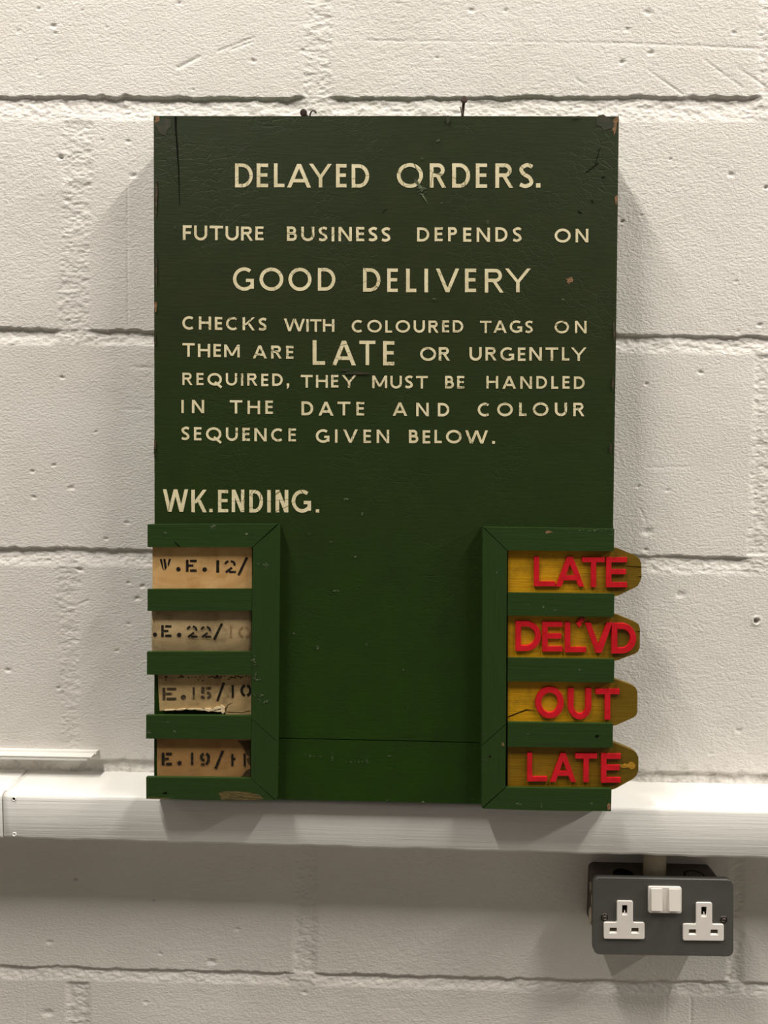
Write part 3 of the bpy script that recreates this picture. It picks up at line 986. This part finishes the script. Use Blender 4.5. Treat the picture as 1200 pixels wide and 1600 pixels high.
KERN = {('A', 'T'): -.14, ('L', 'A'): .0, ('A', 'Y'): -.12, ('L', 'Y'): -.16, ('T', 'A'): -.08, ('A', 'V'): -.1, ('D', 'A'): -.05, ('L', 'T'): -.1, ('T', 'L'): 0, ('O', 'W'): -.05}


def spread(text, x0, x1, cap, t):
    ws = []
    for ch in text:
        ws.append(t if ch == 'I' else t * 1.15 if ch in '.,' else WID[ch] * 1.14)
    ks = [KERN.get((a, b), 0) for a, b in zip(text, text[1:])]
    tot = (x1 - x0) / cap
    gap = (tot - sum(ws) - sum(ks)) / max(1, len(text) - 1)
    sc = 1.0
    if gap < .11:
        sc = (tot - sum(ks) - .11 * (len(text) - 1)) / sum(ws)
        gap = .11
    out, x = [], x0
    for i, wd in enumerate(ws):
        out.append((x, x + wd * sc * cap))
        x += (wd * sc + gap + (ks[i] if i < len(ks) else 0)) * cap
    return out


def z1(a):
    return [220 + v / 3 for v in a]


LINES = [
    # line of text: [(word, left, right, top-left, bottom-left, top-right, bottom-right, letter extents or None)], stroke
    (.15, [('DELAYED', 367.3, 577.3, 255.2, 292.6, 256.5, 293.2, [(367.3, 395), (401, 419), (428, 444.5), (448.5, 486), (483, 518.5), (525, 541.5), (549.5, 576.8)]),
            ('ORDERS.', 620, 845, 255.3, 293.3, 255.3, 293.6, [(620, 661), (671.5, 697), (706.5, 734.5), (743.5, 761), (774, 802), (811.5, 833.3), (837.5, 844.5)])]),
    (.182, [('FUTURE', 285.7, 411.7, 351.7, 375, 354.2, 375.8, None), ('BUSINESS', 448.3, 610, 354, 376.6, 355, 377.2, None),
           ('DEPENDS', 651.7, 815, 355.2, 377, 355.4, 378, None), ('ON', 866.7, 919.3, 357.3, 379, 357.6, 378.5, None)]),
    (.15, [('GOOD', 364, 524, 417.9, 453.8, 418.8, 454.3, [(364, 396.7), (405.5, 442.7), (450.7, 486.7), (496.7, 524)]),
            ('DELIVERY', 567.3, 829.3, 419.3, 456, 420, 457, [(567.3, 594.5), (605, 621.5), (634.5, 650.5), (663, 669), (681, 717.5), (726.5, 744), (757.5, 787), (789, 829.3)])]),
    (.182, [('CHECKS', 284.9, 416.6, 494.2, 515, 496.6, 516.6, None), ('WITH', 443.6, 522.5, 498, 517.6, 498.8, 518.6, None),
            ('COLOURED', 549.5, 723.8, 500, 519.4, 500.8, 519.8, None), ('TAGS', 750, 832.5, 500.8, 520, 501, 520.2, None), ('ON', 866.4, 916.5, 501, 520.4, 501.3, 520.6, None)]),
    (.182, [('THEM', 285, 374.6, 536, 557.6, 538.5, 558, None), ('ARE', 395, 458.6, 539.6, 560, 540.3, 560.6, None),
            ('OR', 656.4, 703, 542, 563.4, 542.4, 563.6, None), ('URGENTLY', 733.5, 916.5, 542.6, 563.6, 542.8, 563.8, None)]),
    (.15, [('LATE', 488.6, 616, 531.8, 570.3, 532.8, 570.8, [(488.6, 508), (519, 556), (561.5, 586.5), (598.5, 616.2)])]),
    (.182, [('REQUIRED,', 285, 452, 582.5, 601.6, 584, 603.4, None), ('THEY', 470, 557, 585.5, 605.4, 586.2, 606, None), ('MUST', 581.6, 668.4, 587, 606.6, 587.2, 607, None),
            ('BE', 695.4, 725.4, 587.2, 607, 587.4, 607, None), ('HANDLED', 760, 913.5, 587.7, 607.2, 587.9, 607.6, None)]),
    (.182, [('IN', 283.4, 319, 624.6, 645, 624.8, 645.3, None), ('THE', 359, 426.5, 625.4, 646.3, 626, 647, None), ('DATE', 471, 569, 626.8, 648.8, 628.4, 649.6, None),
            ('AND', 613.5, 702, 629.2, 650, 629.4, 650.4, None), ('COLOUR', 746.4, 913, 629.2, 650.2, 629.4, 650.2, None)]),
    (.182, [('SEQUENCE', 283.4, 462.5, 666.7, 687.6, 669.8, 690, None), ('GIVEN', 493.4, 608, 670.6, 691.4, 671.6, 692.4, None), ('BELOW.', 639, 773.4, 671.9, 692.6, 672.4, 693.2, None)]),
    (.155, [('WK.ENDING.', 254.5, 498.5, 764.8, 800, 765.5, 800.6, [(254.5, 294), (298.8, 323), (327, 332.3), (340.7, 356.5), (362, 381.8), (389.5, 411), (417.5, 423.2), (430.5, 450.5), (455.7, 486), (493.5, 498.8)])]),
]
for t, words in LINES:
    for word, x0, x1, a, b, c, d, ext in words:
        bm = bmesh.new()
        letters(bm, word, ext or spread(word, x0, x1, (b - a + d - c) / 2, t), a, b, c, d, t, bl, .00025)
        tag(link_mesh('lettering', bm, 'letter', board), 'cream painted word ' + word)

# wire ends on top of the board
for pts in ([(484, 184), (485, 177), (488, 172.5), (491, 173), (494, 176)], [(719.5, 167), (721, 173), (724, 183)]):
    bm = bmesh.new()
    tube(bm, [bl(u, v, -.006) for u, v in pts], .0008, 8)
    link_mesh('hanging_wire', bm, 'wire', board, True)

# nails in the wall just above the board
for head, foot, label in (((474.5, 176.5, -.032), (490, 192, .006), 'bent rusty nail leaning left over the board top, left one'), ((725, 156, -.030), (722, 186, .006), 'upright rusty nail with round head over the board top, right one')):
    a, b = at(*head), at(*foot)
    root = empty('nail', b)
    tag(root, label, 'nail')
    bm = bmesh.new()
    tube(bm, [Vector((0, 0, 0)), (a - b) * .5, (a - b)], .0014, 10)
    link_mesh('shaft', bm, 'rust', root, True)
    bm = bmesh.new()
    d = (a - b).normalized()
    tube(bm, [(a - b) - d * .0008, (a - b), (a - b) + d * .001, (a - b) + d * .0014], [.0018, .0034, .0034, .002], 14)
    link_mesh('head', bm, 'rust', root)

# ------------------------------------------------------------------ yellow wooden tags in the right rack
TN0, TN1 = .0008, .0082
TAGS = [
    ('LATE', [(793.8, 857), (962, 856.3), (966, 856.8), (993, 868), (999, 873), (1002, 880), (1002.5, 901), (1000.5, 908), (996, 916), (966, 930.5), (962, 931.3), (793.8, 930.5)],
     [(834.5, 867.5), (868.5, 913), (910, 945), (947.5, 980)], 869.8, 915.8, 871, 918, 'topmost ochre wooden tag with raised red letters LATE and pointed end', [((968, 884), (1002, 886)), ((994, 901), (1002, 901))]),
    ("DEL'VD", [(793.6, 960), (961, 960), (965, 960.6), (993, 972), (998, 976), (1000, 982), (999.6, 1012), (997, 1018), (992, 1021.5), (965, 1031.6), (961, 1032.4), (793.6, 1031)],
     [(805.7, 845), (847.5, 879), (883, 916), None, (914, 957), (956, 994)], 970, 1016.5, 974.5, 1021.5, "ochre wooden tag with raised red letters DEL'VD", [((992, 987), (1000, 987))]),
    ('OUT', [(793.4, 1061), (959, 1061), (963, 1062), (986, 1070), (993, 1074), (996, 1081), (996, 1112), (994.5, 1117), (990, 1121), (963, 1133), (959, 1134), (793.4, 1132)],
     [(837, 881), (888, 924), (931, 968)], 1073.5, 1121.5, 1077, 1125, 'ochre wooden tag with raised red letters OUT', []),
    ('LATE', [(793.2, 1161), (958, 1160.5), (962, 1161.6), (988, 1172), (994, 1176), (997.5, 1183), (997.5, 1203), (995, 1211), (990, 1216.5), (962, 1232), (957, 1233.6), (793.2, 1233)],
     [(824, 855), (860, 900), (899, 933), (939.5, 970)], 1177, 1221, 1178, 1223.3, 'lowest ochre wooden tag with red letters LATE and a rubbed patch', []),
]
for word, out, ext, a, b, c, d, label, splits in TAGS:
    root_l = bl(800, (a + b) / 2, 0)
    org = Vector((root_l.x, 0, root_l.z))
    root = empty('wooden_tag', BO + Rm @ org, (ANG, 0, 0))
    tag(root, label, 'tag', 'ochre tags in the right rack')

    def tl(u, v, n, org=org):
        return bl(u, v, n) - org
    bm = bmesh.new()
    solid(bm, out, TN0, TN1, tl)
    bevel(bm, .0009, 2)
    for (u0, v0), (u1, v1) in splits:
        sheet(bm, [(u0, v0), (u1, v1 - .8), (u1, v1 + .8)], TN1 + .0002, tl, 1)
    if d > 1222 and word == 'LATE':
        sheet(bm, [(968, 1194), (973, 1195), (976, 1192), (980, 1194), (985, 1190), (989, 1191), (993, 1195), (992, 1200), (987, 1202), (981, 1199), (975, 1200), (970, 1199)], TN1 + .0002, tl, 2)
    if word == 'OUT':
        sheet(bm, [(794, 1119), (812, 1112), (822, 1108), (838, 1110), (823, 1110), (812, 1114), (794, 1121)], TN1 + .0002, tl, 1)
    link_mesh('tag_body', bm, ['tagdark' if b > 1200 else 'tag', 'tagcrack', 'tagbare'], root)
    xa, xb = ext[0][0], ext[-1][1]
    for ch, e_ in zip(word, ext):
        bm = bmesh.new()
        if ch == "'":
            for pts in ([(900, 973.5), (905, 971), (909.5, 976), (905, 980.5)], [(902.5, 970.5), (908, 965), (914.5, 966.5), (909, 974)]):
                solid(bm, pts, TN1, TN1 + .0022, tl, .0002)
            link_mesh('apostrophe', bm, 'red', root)
            continue
        k = ((e_[0] + e_[1]) / 2 - xa) / (xb - xa)
        yt, yb = a + (c - a) * k, b + (d - b) * k
        letters(bm, ch, [e_], yt, yb, yt, yb, .175, tl, TN1 + .0022, TN1, True, wob=.2)
        lo = link_mesh('letter', bm, 'red', root)
        tag(lo, 'raised red letter ' + ch)

# ------------------------------------------------------------------ stencilled cards in the left rack
def card_obj(name, label, mats, group='stencilled cards in the left rack'):
    pass


def stencil(ch, w):
    """stencil strokes with bridges, unit height; strokes as polygons / lines with their own width"""
    t = .2
    if ch == 'I':
        return [('P', [(0, 0), (w, 0), (w, 1), (0, 1)])], t
    if ch == 'E':
        return [('P', [(0, 0), (.22, 0), (.22, 1), (0, 1)]), ('P', [(.34, .80), (w, .80), (w, 1), (.34, 1)]), ('P', [(.22, .42), (w * .7, .42), (w * .7, .6), (.22, .6)]), ('P', [(.34, 0), (w, 0), (w, .2), (.34, .2)])], t
    if ch == 'W':
        q = w / 7
        return [('P', [(0, 1), (q * 1.4, 1), (q * 2.6, 0), (q * 1.6, .2)]), ('P', [(q * 2.2, 1), (q * 3.6, 1), (q * 4.4, .25), (q * 3.2, 0)]), ('P', [(q * 5.6, 1), (w, 1), (q * 5.4, .3), (q * 4.8, .55)])], t
    if ch == '2':
        return [('S', ell(w * .46, .68, w * .38, .24, 180, 108, 8), False), ('S', ell(w * .5, .68, w * .38, .24, 82, -25, 10), False), ('S', [(w * .66, .42), (w * .12, .05)], False), ('P', [(w * .40, 0), (w, 0), (w, .17), (w * .40, .17)])], .17
    if ch == '5':
        return [('P', [(0, .48), (w * .3, .48), (w * .3, 1), (0, 1)]), ('P', [(w * .42, .8), (w * .95, .8), (w * .95, 1), (w * .42, 1)]), ('S', ell(w * .45, .32, w * .42, .24, 75, -70, 12), False), ('S', ell(w * .45, .32, w * .40, .24, -110, -170, 6), False)], t
    if ch == '9':
        return [('S', ell(w * .5, .66, w * .38, .26, 110, 262, 12), False), ('S', ell(w * .5, .66, w * .38, .26, 72, -10, 8) + [(w * .86, .35), (w * .62, .08)], False), ('P', [(w * .1, .0), (w * .45, .0), (w * .45, .17), (w * .1, .17)])], t
    if ch == '0':
        return [('S', ell(w * .5, .5, w * .40, .42, 105, 255, 14), False), ('S', ell(w * .5, .5, w * .40, .42, 75, -75, 14), False)], t
    raise KeyError(ch)


def st_put(x0, yt, yb):
    cap = yb - yt
    return lambda x, y: (x0 + x * cap, yb - y * cap)


def ink_marks(root, fn, n, marks, mats=('ink', 'ink_faint', 'ink_grey')):
    bm = bmesh.new()
    for mk in marks:
        k, mat = mk[0], mk[-1]
        if k == '.':
            sheet(bm, blob(mk[1], mk[2], mk[3], mk[3], 14, .05), n, fn, mat)
        elif k == '/':
            (xa, ya), (xb, yb) = mk[1], mk[2]
            wd = mk[3]
            sheet(bm, [(xa - wd, ya), (xa + wd * .7, ya + 1.2), (xb + wd, yb), (xb - wd * .7, yb - 1)], n, fn, mat)
        else:
            x0, x1, yt, yb = mk[1:5]
            it, t = stencil(k, (x1 - x0) / (yb - yt))
            place_items(bm, it, t, st_put(x0, yt, yb), 0, n, fn, .000004, False, mat)
    return link_mesh('stencil_marks', bm, list(mats), root)


def s5(x, y):
    return (210 + x / 3.75, 740 + y / 3.75)


def s6(x, y):
    return (210 + x / 3.75, 1000 + y / 3.75)


def ext5(f, x0, x1, y0, y1):
    a, b = f(x0, y0), f(x1, y1)
    return a[0], b[0], a[1], b[1]


def curved_card(outline_rows, n_of, th, fn, mats, name, root):
    """thin sheet as a grid: rows of (left u, right u, v); n_of(s, t) = stand-off"""
    bm = bmesh.new()
    cols = 28
    fr, bk = [], []
    R = len(outline_rows)
    for j, (ul, ur, v0, v1) in enumerate(outline_rows):
        rf, rb = [], []
        for i in range(cols + 1):
            s = i / cols
            u = ul + (ur - ul) * s
            v = v0 + (v1 - v0) * s
            n = n_of(s, j / (R - 1))
            p = fn(u, v, n)
            rf.append(bm.verts.new(p))
            rb.append(bm.verts.new(p + Vector((0, th, 0))))
        fr.append(rf)
        bk.append(rb)
    for j in range(R - 1):
        for i in range(cols):
            bm.faces.new((fr[j][i], fr[j][i + 1], fr[j + 1][i + 1], fr[j + 1][i]))
            bm.faces.new((bk[j][i], bk[j + 1][i], bk[j + 1][i + 1], bk[j][i + 1]))
    for i in range(cols):
        bm.faces.new((fr[0][i], bk[0][i], bk[0][i + 1], fr[0][i + 1]))
        bm.faces.new((fr[-1][i], fr[-1][i + 1], bk[-1][i + 1], bk[-1][i]))
    for j in range(R - 1):
        bm.faces.new((fr[j][0], fr[j + 1][0], bk[j + 1][0], bk[j][0]))
        bm.faces.new((fr[j][-1], bk[j][-1], bk[j + 1][-1], fr[j + 1][-1]))
    return link_mesh(name, bm, mats, root, True)


def card_root(u, v, label):
    l = bl(u, v, 0)
    org = Vector((l.x, 0, l.z))
    root = empty('stencilled_card', BO + Rm @ org, (ANG, 0, 0))
    tag(root, label, 'card', 'stencilled cards in the left rack')
    return root, (lambda uu, vv, n, org=org: bl(uu, vv, n) - org)


# W.E.12/
root, fn = card_root(315, 887, 'clean tan card stencilled W.E.12/ in the topmost left slot')
bm = bmesh.new()
solid(bm, [(238.3, 851), (393.6, 851), (393.4, 923), (238.3, 923)], .0012, .0072, fn)
bevel(bm, .0006)
link_mesh('card_face', bm, 'card_a', root)
ink_marks(root, fn, .0074, [('W',) + ext5(s5, 148, 215, 500, 568) + (0,), ('.',) + s5(258, 560) + (3.5, 0), ('E',) + ext5(s5, 302, 365, 505, 575) + (0,), ('.',) + s5(412, 562) + (3.6, 0),
                            ('I',) + ext5(s5, 480, 497, 507, 580) + (0,), ('2',) + ext5(s5, 528, 595, 507, 582) + (0,), ('/', s5(612, 593), s5(658, 492), 2.2, 0)])
# .E.22/10, bowed paper
root, fn = card_root(315, 986, 'bowed grey-buff card stencilled .E.22/10 in the second left slot')


def n22(s, t):
    return .0046 + .0030 * math.sin(math.pi * min(1, max(0, t))) + .0004 * math.sin(s * 9)


curved_card([(237, 392.8, 951 + 3 * k * 72 / 60, 951 + 3 * k * 72 / 60) for k in range(21)], n22, .0008, fn, 'card_b', 'card_face', root)
v_n = lambda v: n22(0, (v - 951) / 72) + .00065


def fn22(u, v, n):
    return fn(u, v, v_n(v))


ink_marks(root, fn22, 0, [('.',) + s5(120, 943) + (3.4, 0), ('E',) + ext5(s5, 157, 217, 888, 957) + (0,), ('.',) + s5(262, 945) + (3.5, 0), ('2',) + ext5(s5, 307, 370, 890, 962) + (0,),
                          ('2',) + ext5(s5, 388, 450, 893, 962) + (0,), ('/', s5(468, 972), s5(512, 880), 2.2, 0), ('I',) + ext5(s5, 560, 572, 895, 960) + (1,), ('0',) + ext5(s5, 608, 680, 895, 962) + (1,)])
# E.15/10, torn paper
root, fn = card_root(318, 1083, 'dirty torn paper label stencilled E.15/10 in the third left slot')
tear = [(249.5, 1111), (256, 1110), (264, 1108.3), (272, 1108.6), (280, 1107.4), (290, 1107.8), (300, 1106.4), (310, 1107), (318, 1106), (328, 1106.8), (336, 1105.6), (343, 1106.5), (350, 1104.5), (352, 1116), (360, 1118), (392, 1120)]
bm = bmesh.new()
top = [(246.8, 1052), (300, 1051), (392.4, 1051)]
solid(bm, [top[0], (247.5, 1080), ] + tear + [(392.2, 1090), top[2], top[1]], .0052, .0058, fn)
# curled white fibre along the tear
e = .0059
for k, (x, y, rx, ry) in enumerate(((312, 1108.5, 9, 1.6), (326, 1109.5, 8, 2.2), (338, 1107, 7, 2), (347, 1106, 4, 3.6), (300, 1108, 7, 1.2), (283, 1108.6, 8, .9), (265, 1109.6, 9, .9), (343, 1110.5, 8, 1.6), (348, 1112.5, 3, 2.6))):
    pts = blob(x, y, rx, ry, 12, .3, random.uniform(-.25, .1))
    solid(bm, pts, e, e + .0012 + .0002 * (k % 3), fn, 0, 1)
sheet(bm, [(353, 1114), (352, 1106), (357, 1100), (365, 1097), (357, 1101.5), (354, 1106.5)], .00595, fn, 2)
sheet(bm, [(355, 1112), (378, 1113), (391, 1110), (391, 1111), (378, 1114), (356, 1113)], .00595, fn, 2)
for k in range(46):
    x = random.uniform(248, 391)
    sheet(bm, blob(x, 1056 + abs(random.gauss(0, 3.0)), random.uniform(.6, 2.2), random.uniform(.5, 1.4), 8), .0060 + k * .000004, fn, 2)
link_mesh('card_face', bm, ['card_c', 'torn', 'torndark'], root)
ink_marks(root, fn, .00615, [('E',) + ext5(s6, 165, 245, 280, 352) + (2,), ('.',) + s6(287, 335) + (4, 2), ('I',) + ext5(s6, 342, 353, 278, 348) + (2,), ('5',) + ext5(s6, 392, 452, 275, 347) + (2,),
                             ('/', s6(487, 355), s6(523, 252), 2.0, 0), ('I',) + ext5(s6, 570, 582, 265, 338) + (0,), ('0',) + ext5(s6, 622, 685, 260, 332) + (0,)])
# E.19/11
root, fn = card_root(318, 1184, 'brown card with ragged right end stencilled E.19/11 in the lowest left slot')
bm = bmesh.new()
solid(bm, [(245, 1151), (391.2, 1151), (391, 1219), (245.4, 1219)], .0014, .0066, fn)
bevel(bm, .0006)
e = .0067
for pts in ([(371, 1157), (391, 1157), (391, 1184), (384, 1178), (380, 1170), (375, 1164)], [(376, 1213.5), (380, 1208), (386, 1203), (391, 1201), (391, 1213.5)], [(385, 1186), (391, 1182), (391, 1196), (388, 1194)]):
    sheet(bm, pts, e, fn, 1)
    e += .00003
for pts in ([(371, 1158), (374, 1159), (380, 1167), (384, 1176), (387, 1182), (384.5, 1179), (378, 1170)], [(376, 1213), (381, 1206), (387, 1202), (382, 1208), (378, 1213)]):
    sheet(bm, pts, e, fn, 2)
    e += .00003
link_mesh('card_face', bm, ['card_d', 'torndark', 'tornbrown'], root)
ink_marks(root, fn, .0072, [('E',) + ext5(s6, 160, 220, 660, 733) + (0,), ('.',) + s6(264, 720) + (3.4, 0), ('I',) + ext5(s6, 332, 345, 660, 732) + (0,), ('9',) + ext5(s6, 385, 442, 660, 735) + (0,),
                            ('/', s6(477, 752), s6(518, 650), 2.2, 0), ('I',) + ext5(s6, 568, 580, 668, 738) + (0,), ('I',) + ext5(s6, 580, 592, 690, 702) + (0,), ('I',) + ext5(s6, 640, 651, 665, 740) + (0,)])

# ------------------------------------------------------------------ twin socket under the rail
PF = -0.0460
pc = at(1037, 1432, PF)
sock = empty('wall_socket', Vector((pc.x, 0.0, pc.z)))
tag(sock, 'grey metal double switched socket mounted below the white rail', 'socket')


def sp(u, v, n=0.0):
    """picture position -> local point of the socket, n in front of its plate"""
    p = at(u, v, PF - n)
    return p - sock.location


def rrect(x0, x1, y0, y1, r, k=5):
    out = []
    for cx, cy, a in ((x1 - r, y0 + r, -90), (x1 - r, y1 - r, 0), (x0 + r, y1 - r, 90), (x0 + r, y0 + r, 180)):
        for i in range(k + 1):
            t = math.radians(a + 90 * i / k)
            out.append((cx + r * math.cos(t), cy + r * math.sin(t)))
    return out


def tilt(p):
    return (p[0], p[1] + (p[0] - 1037) * .0165)


bm = bmesh.new()
plate = [tilt(p) for p in rrect(927.3, 1145.8, 1373.6, 1492.8, 9.5, 7)]
solid(bm, plate, -.0062, 0, sp)
bevel(bm, .0016, 3)
o = link_mesh('face_plate', bm, 'plate', sock)
for f in o.data.polygons:
    f.use_smooth = abs(f.normal.y) < .98
# back box with rounded upright edges
bm = bmesh.new()
a, b = sp(927.3, 1373.6), sp(1145.8, 1492.8)
x0, x1, zt_, zb_ = a.x + .0065, b.x - .0065, a.z - .0072, b.z + .0065
yw, yf = 0.004, PF + .0060
pts = rrect(x0, x1, zb_, zt_, .006, 5)
va = [bm.verts.new((x, yf, z)) for x, z in pts]
vb = [bm.verts.new((x, yw, z)) for x, z in pts]
for i in range(len(pts)):
    j = (i + 1) % len(pts)
    f = bm.faces.new((va[i], va[j], vb[j], vb[i]))
    f.smooth = True
bm.faces.new(va)
bm.faces.new(vb[::-1])
back = link_mesh('back_box', bm, 'box', sock)
for f in back.data.polygons:
    f.use_smooth = abs(f.normal.y) < .5
for fx, m in ((.235, 'hole'), (.80, 'box')):
    bm = bmesh.new()
    cx = x0 + (x1 - x0) * fx
    cy = PF * .5
    r0 = [bm.verts.new((cx + .0105 * math.cos(t), cy + .0105 * math.sin(t), zt_ + .0002)) for t in [2 * math.pi * k / 24 for k in range(24)]]
    r1 = [bm.verts.new((cx + .0098 * math.cos(t), cy + .0098 * math.sin(t), zt_ + .0007)) for t in [2 * math.pi * k / 24 for k in range(24)]]
    r2 = [bm.verts.new((cx + .0090 * math.cos(t), cy + .0090 * math.sin(t), zt_ + .0002)) for t in [2 * math.pi * k / 24 for k in range(24)]]
    for p_, q_ in ((r0, r1), (r1, r2)):
        for k in range(24):
            bm.faces.new((p_[k], p_[(k + 1) % 24], q_[(k + 1) % 24], q_[k]))
    bm.faces.new(r2).material_index = 1
    link_mesh('knockout', bm, ['hole', m], back)


bm = bmesh.new()
for yy, zz, ry, rz in ((-.014, .012, .006, .010), (-.020, .030, .005, .007), (-.012, .041, .004, .005), (-.026, .020, .004, .006)):
    bm.faces.new([bm.verts.new((x0 - .0002 - .00001 * len(bm.faces), u, v)) for u, v in blob(yy, zb_ + zz, ry, rz, 10)])
link_mesh('paint_smear', bm, 'pipe', back)


def filled(name, loops, n0, n1, mat, parent, bev=0.0):
    """flat outline with holes, made solid"""
    cu = bpy.data.curves.new(name, 'CURVE')
    cu.dimensions = '2D'
    cu.fill_mode = 'BOTH'
    cu.extrude = (n1 - n0) / 2 - bev
    cu.bevel_depth = bev
    cu.bevel_resolution = 2
    cu.offset = -bev
    for lp in loops:
        s = cu.splines.new('POLY')
        s.points.add(len(lp) - 1)
        for k, (u, v) in enumerate(lp):
            p = sp(u, v, n1)
            s.points[k].co = (p.x, p.z, 0, 1)
        s.use_cyclic_u = True
    tmp = bpy.data.objects.new(name, cu)
    COL.objects.link(tmp)
    bpy.context.view_layer.update()
    me = bpy.data.meshes.new_from_object(tmp.evaluated_get(bpy.context.evaluated_depsgraph_get()))
    bpy.data.objects.remove(tmp)
    y = PF - (n0 + n1) / 2
    for v in me.vertices:
        v.co = Vector((v.co.x, y - v.co.z, v.co.y))
    me.flip_normals()
    me.materials.clear()
    me.materials.append(M[mat])
    o = bpy.data.objects.new(name, me)
    COL.objects.link(o)
    o.parent = parent
    return o


def rpoly(pts, r, k=4):
    """round the corners of an outline"""
    out = []
    m = len(pts)
    for i in range(m):
        p, a, b = Vector(pts[i]), Vector(pts[i - 1]), Vector(pts[(i + 1) % m])
        d1, d2 = (a - p).normalized(), (b - p).normalized()
        s, e = p + d1 * r, p + d2 * r
        for j in range(k + 1):
            t = j / k
            out.append(tuple(s * (1 - t) ** 2 + p * 2 * t * (1 - t) + e * t * t))
    return out


for su, sv, lab in ((0, 0, 'left'), (123.8, 2.6, 'right')):
    q = lambda pts: [(u + su, v + sv + (u - 976) * .010) for u, v in pts]
    T = rpoly([(964.2, 1408), (989.1, 1408), (989.1, 1441.6), (1007.3, 1441.6), (1007.3, 1467.3), (943.6, 1467.3), (943.6, 1441.6), (964.2, 1441.6)], 2.8)
    h1 = [(972.3, 1414.5), (980, 1414.5), (980.4, 1430.3), (971.9, 1430.3)]
    h2 = [(953, 1450), (963.5, 1450), (964.2, 1458.6), (952.3, 1458.6)]
    h3 = [(986.9, 1450), (997.6, 1450), (998.3, 1458.6), (986.2, 1458.6)]
    so = filled('socket_outlet', [q(T), q(h1), q(h2), q(h3)], -.001, .0016, 'white', sock, .0003)
    tag(so, 'white three-pin outlet')
    for h, shut in ((h1, 0), (h2, 1), (h3, 1)):
        bm = bmesh.new()
        hh = q(h)
        # recess: dark throat with a sloping lit sill at the foot of the hole
        sheet(bm, hh, .00025, sp, 1 if not shut else 2)
        (ua, va_), (ub, vb_), (uc, vc_), (ud, vd_) = hh
        hgt = vd_ - va_
        f0 = .74 if not shut else .62
        p = [sp(ud, vd_, .0016), sp(uc, vc_, .0016), sp(uc - .5, va_ + hgt * f0, .0003), sp(ud + .5, va_ + hgt * f0, .0003)]
        bm.faces.new([bm.verts.new(x) for x in p]).material_index = 0
        if not shut:
            um = (ua + ub) / 2
            p = [sp(um - 1.6, vd_ - 2.2, .0008), sp(um + 1.6, vd_ - 2.2, .0008), sp(um + .3, vd_ - 8.5, .0005), sp(um - .8, vd_ - 8.5, .0005)]
            bm.faces.new([bm.verts.new(x) for x in p]).material_index = 0
        link_mesh('pin_hole', bm, ['white', 'hole', 'shutter'], so)
sw = filled('switch_surround', [[tilt(p) for p in rrect(1013.2, 1065.2, 1386.2, 1427, 3, 4)]], -.001, .0022, 'white', sock, .0004)
for u0, u1 in ((1017.6, 1034.8), (1045.6, 1063.2)):
    bm = bmesh.new()
    # rocker: wedge whose foot stands proud
    pts = [(u0, 1389.2), (u1, 1389.2), (u1 + .3, 1423.6), (u0 + .6, 1423.6)]
    pts = [tilt(p) for p in pts]
    nn = [.0030, .0030, .0052, .0052]
    top = [bm.verts.new(sp(u, v, n)) for (u, v), n in zip(pts, nn)]
    bot = []
    for vtx in top:
        bot.append(bm.verts.new((vtx.co.x, PF - .0012, vtx.co.z)))
    bm.faces.new(top)
    bm.faces.new(bot[::-1])
    for i in range(4):
        j = (i + 1) % 4
        bm.faces.new((top[i], bot[i], bot[j], top[j]))
    bevel(bm, .0007, 2)
    link_mesh('rocker_switch', bm, 'white', sw)
for u, v in ((944.3, 1433), (1130.5, 1436.7)):
    bm = bmesh.new()
    c = sp(u, v, 0)
    prof = [(.0036, .0001), (.0034, .0006), (.0026, .0002), (.0024, .0008), (.0014, .0014)]
    rings = [[bm.verts.new(c + Vector((r * math.cos(t), -n, r * math.sin(t)))) for t in [2 * math.pi * k / 20 for k in range(20)]] for r, n in prof]
    for k_, (p_, q_) in enumerate(zip(rings, rings[1:])):
        for k in range(20):
            bm.faces.new((p_[k], p_[(k + 1) % 20], q_[(k + 1) % 20], q_[k])).material_index = 1 if k_ in (1, 2) else 0
    bm.faces.new(rings[-1])
    box(bm, c + Vector((-.0021, -.0017, -.0004)), c + Vector((.0021, -.0013, .0004)), 1)
    link_mesh('screw', bm, ['brass', 'hole'], sock)

# conduit from the rail down into the socket box
cy = PF * .52
pa, pb = at(1010.5, 1360, cy - .010), at(1045.5, 1360, cy - .010)
cx, cr = (pa.x + pb.x) / 2, (pb.x - pa.x) / 2
zt_w = zt_ + sock.location.z
bm = bmesh.new()
ztop = -0.739 + ZO + .001
tube(bm, [Vector((0, 0, 0)), Vector((0, 0, .0015)), Vector((0, 0, ztop - zt_w))], [cr * .96, cr, cr], 32)
o = link_mesh('conduit_pipe', bm, 'pipe', None, True)
o.location = (cx, cy, zt_w + .0001)
for f in o.data.polygons:
    f.use_smooth = abs(f.normal.z) < .5
tag(o, 'short cream conduit pipe between the rail and the grey socket', 'pipe')
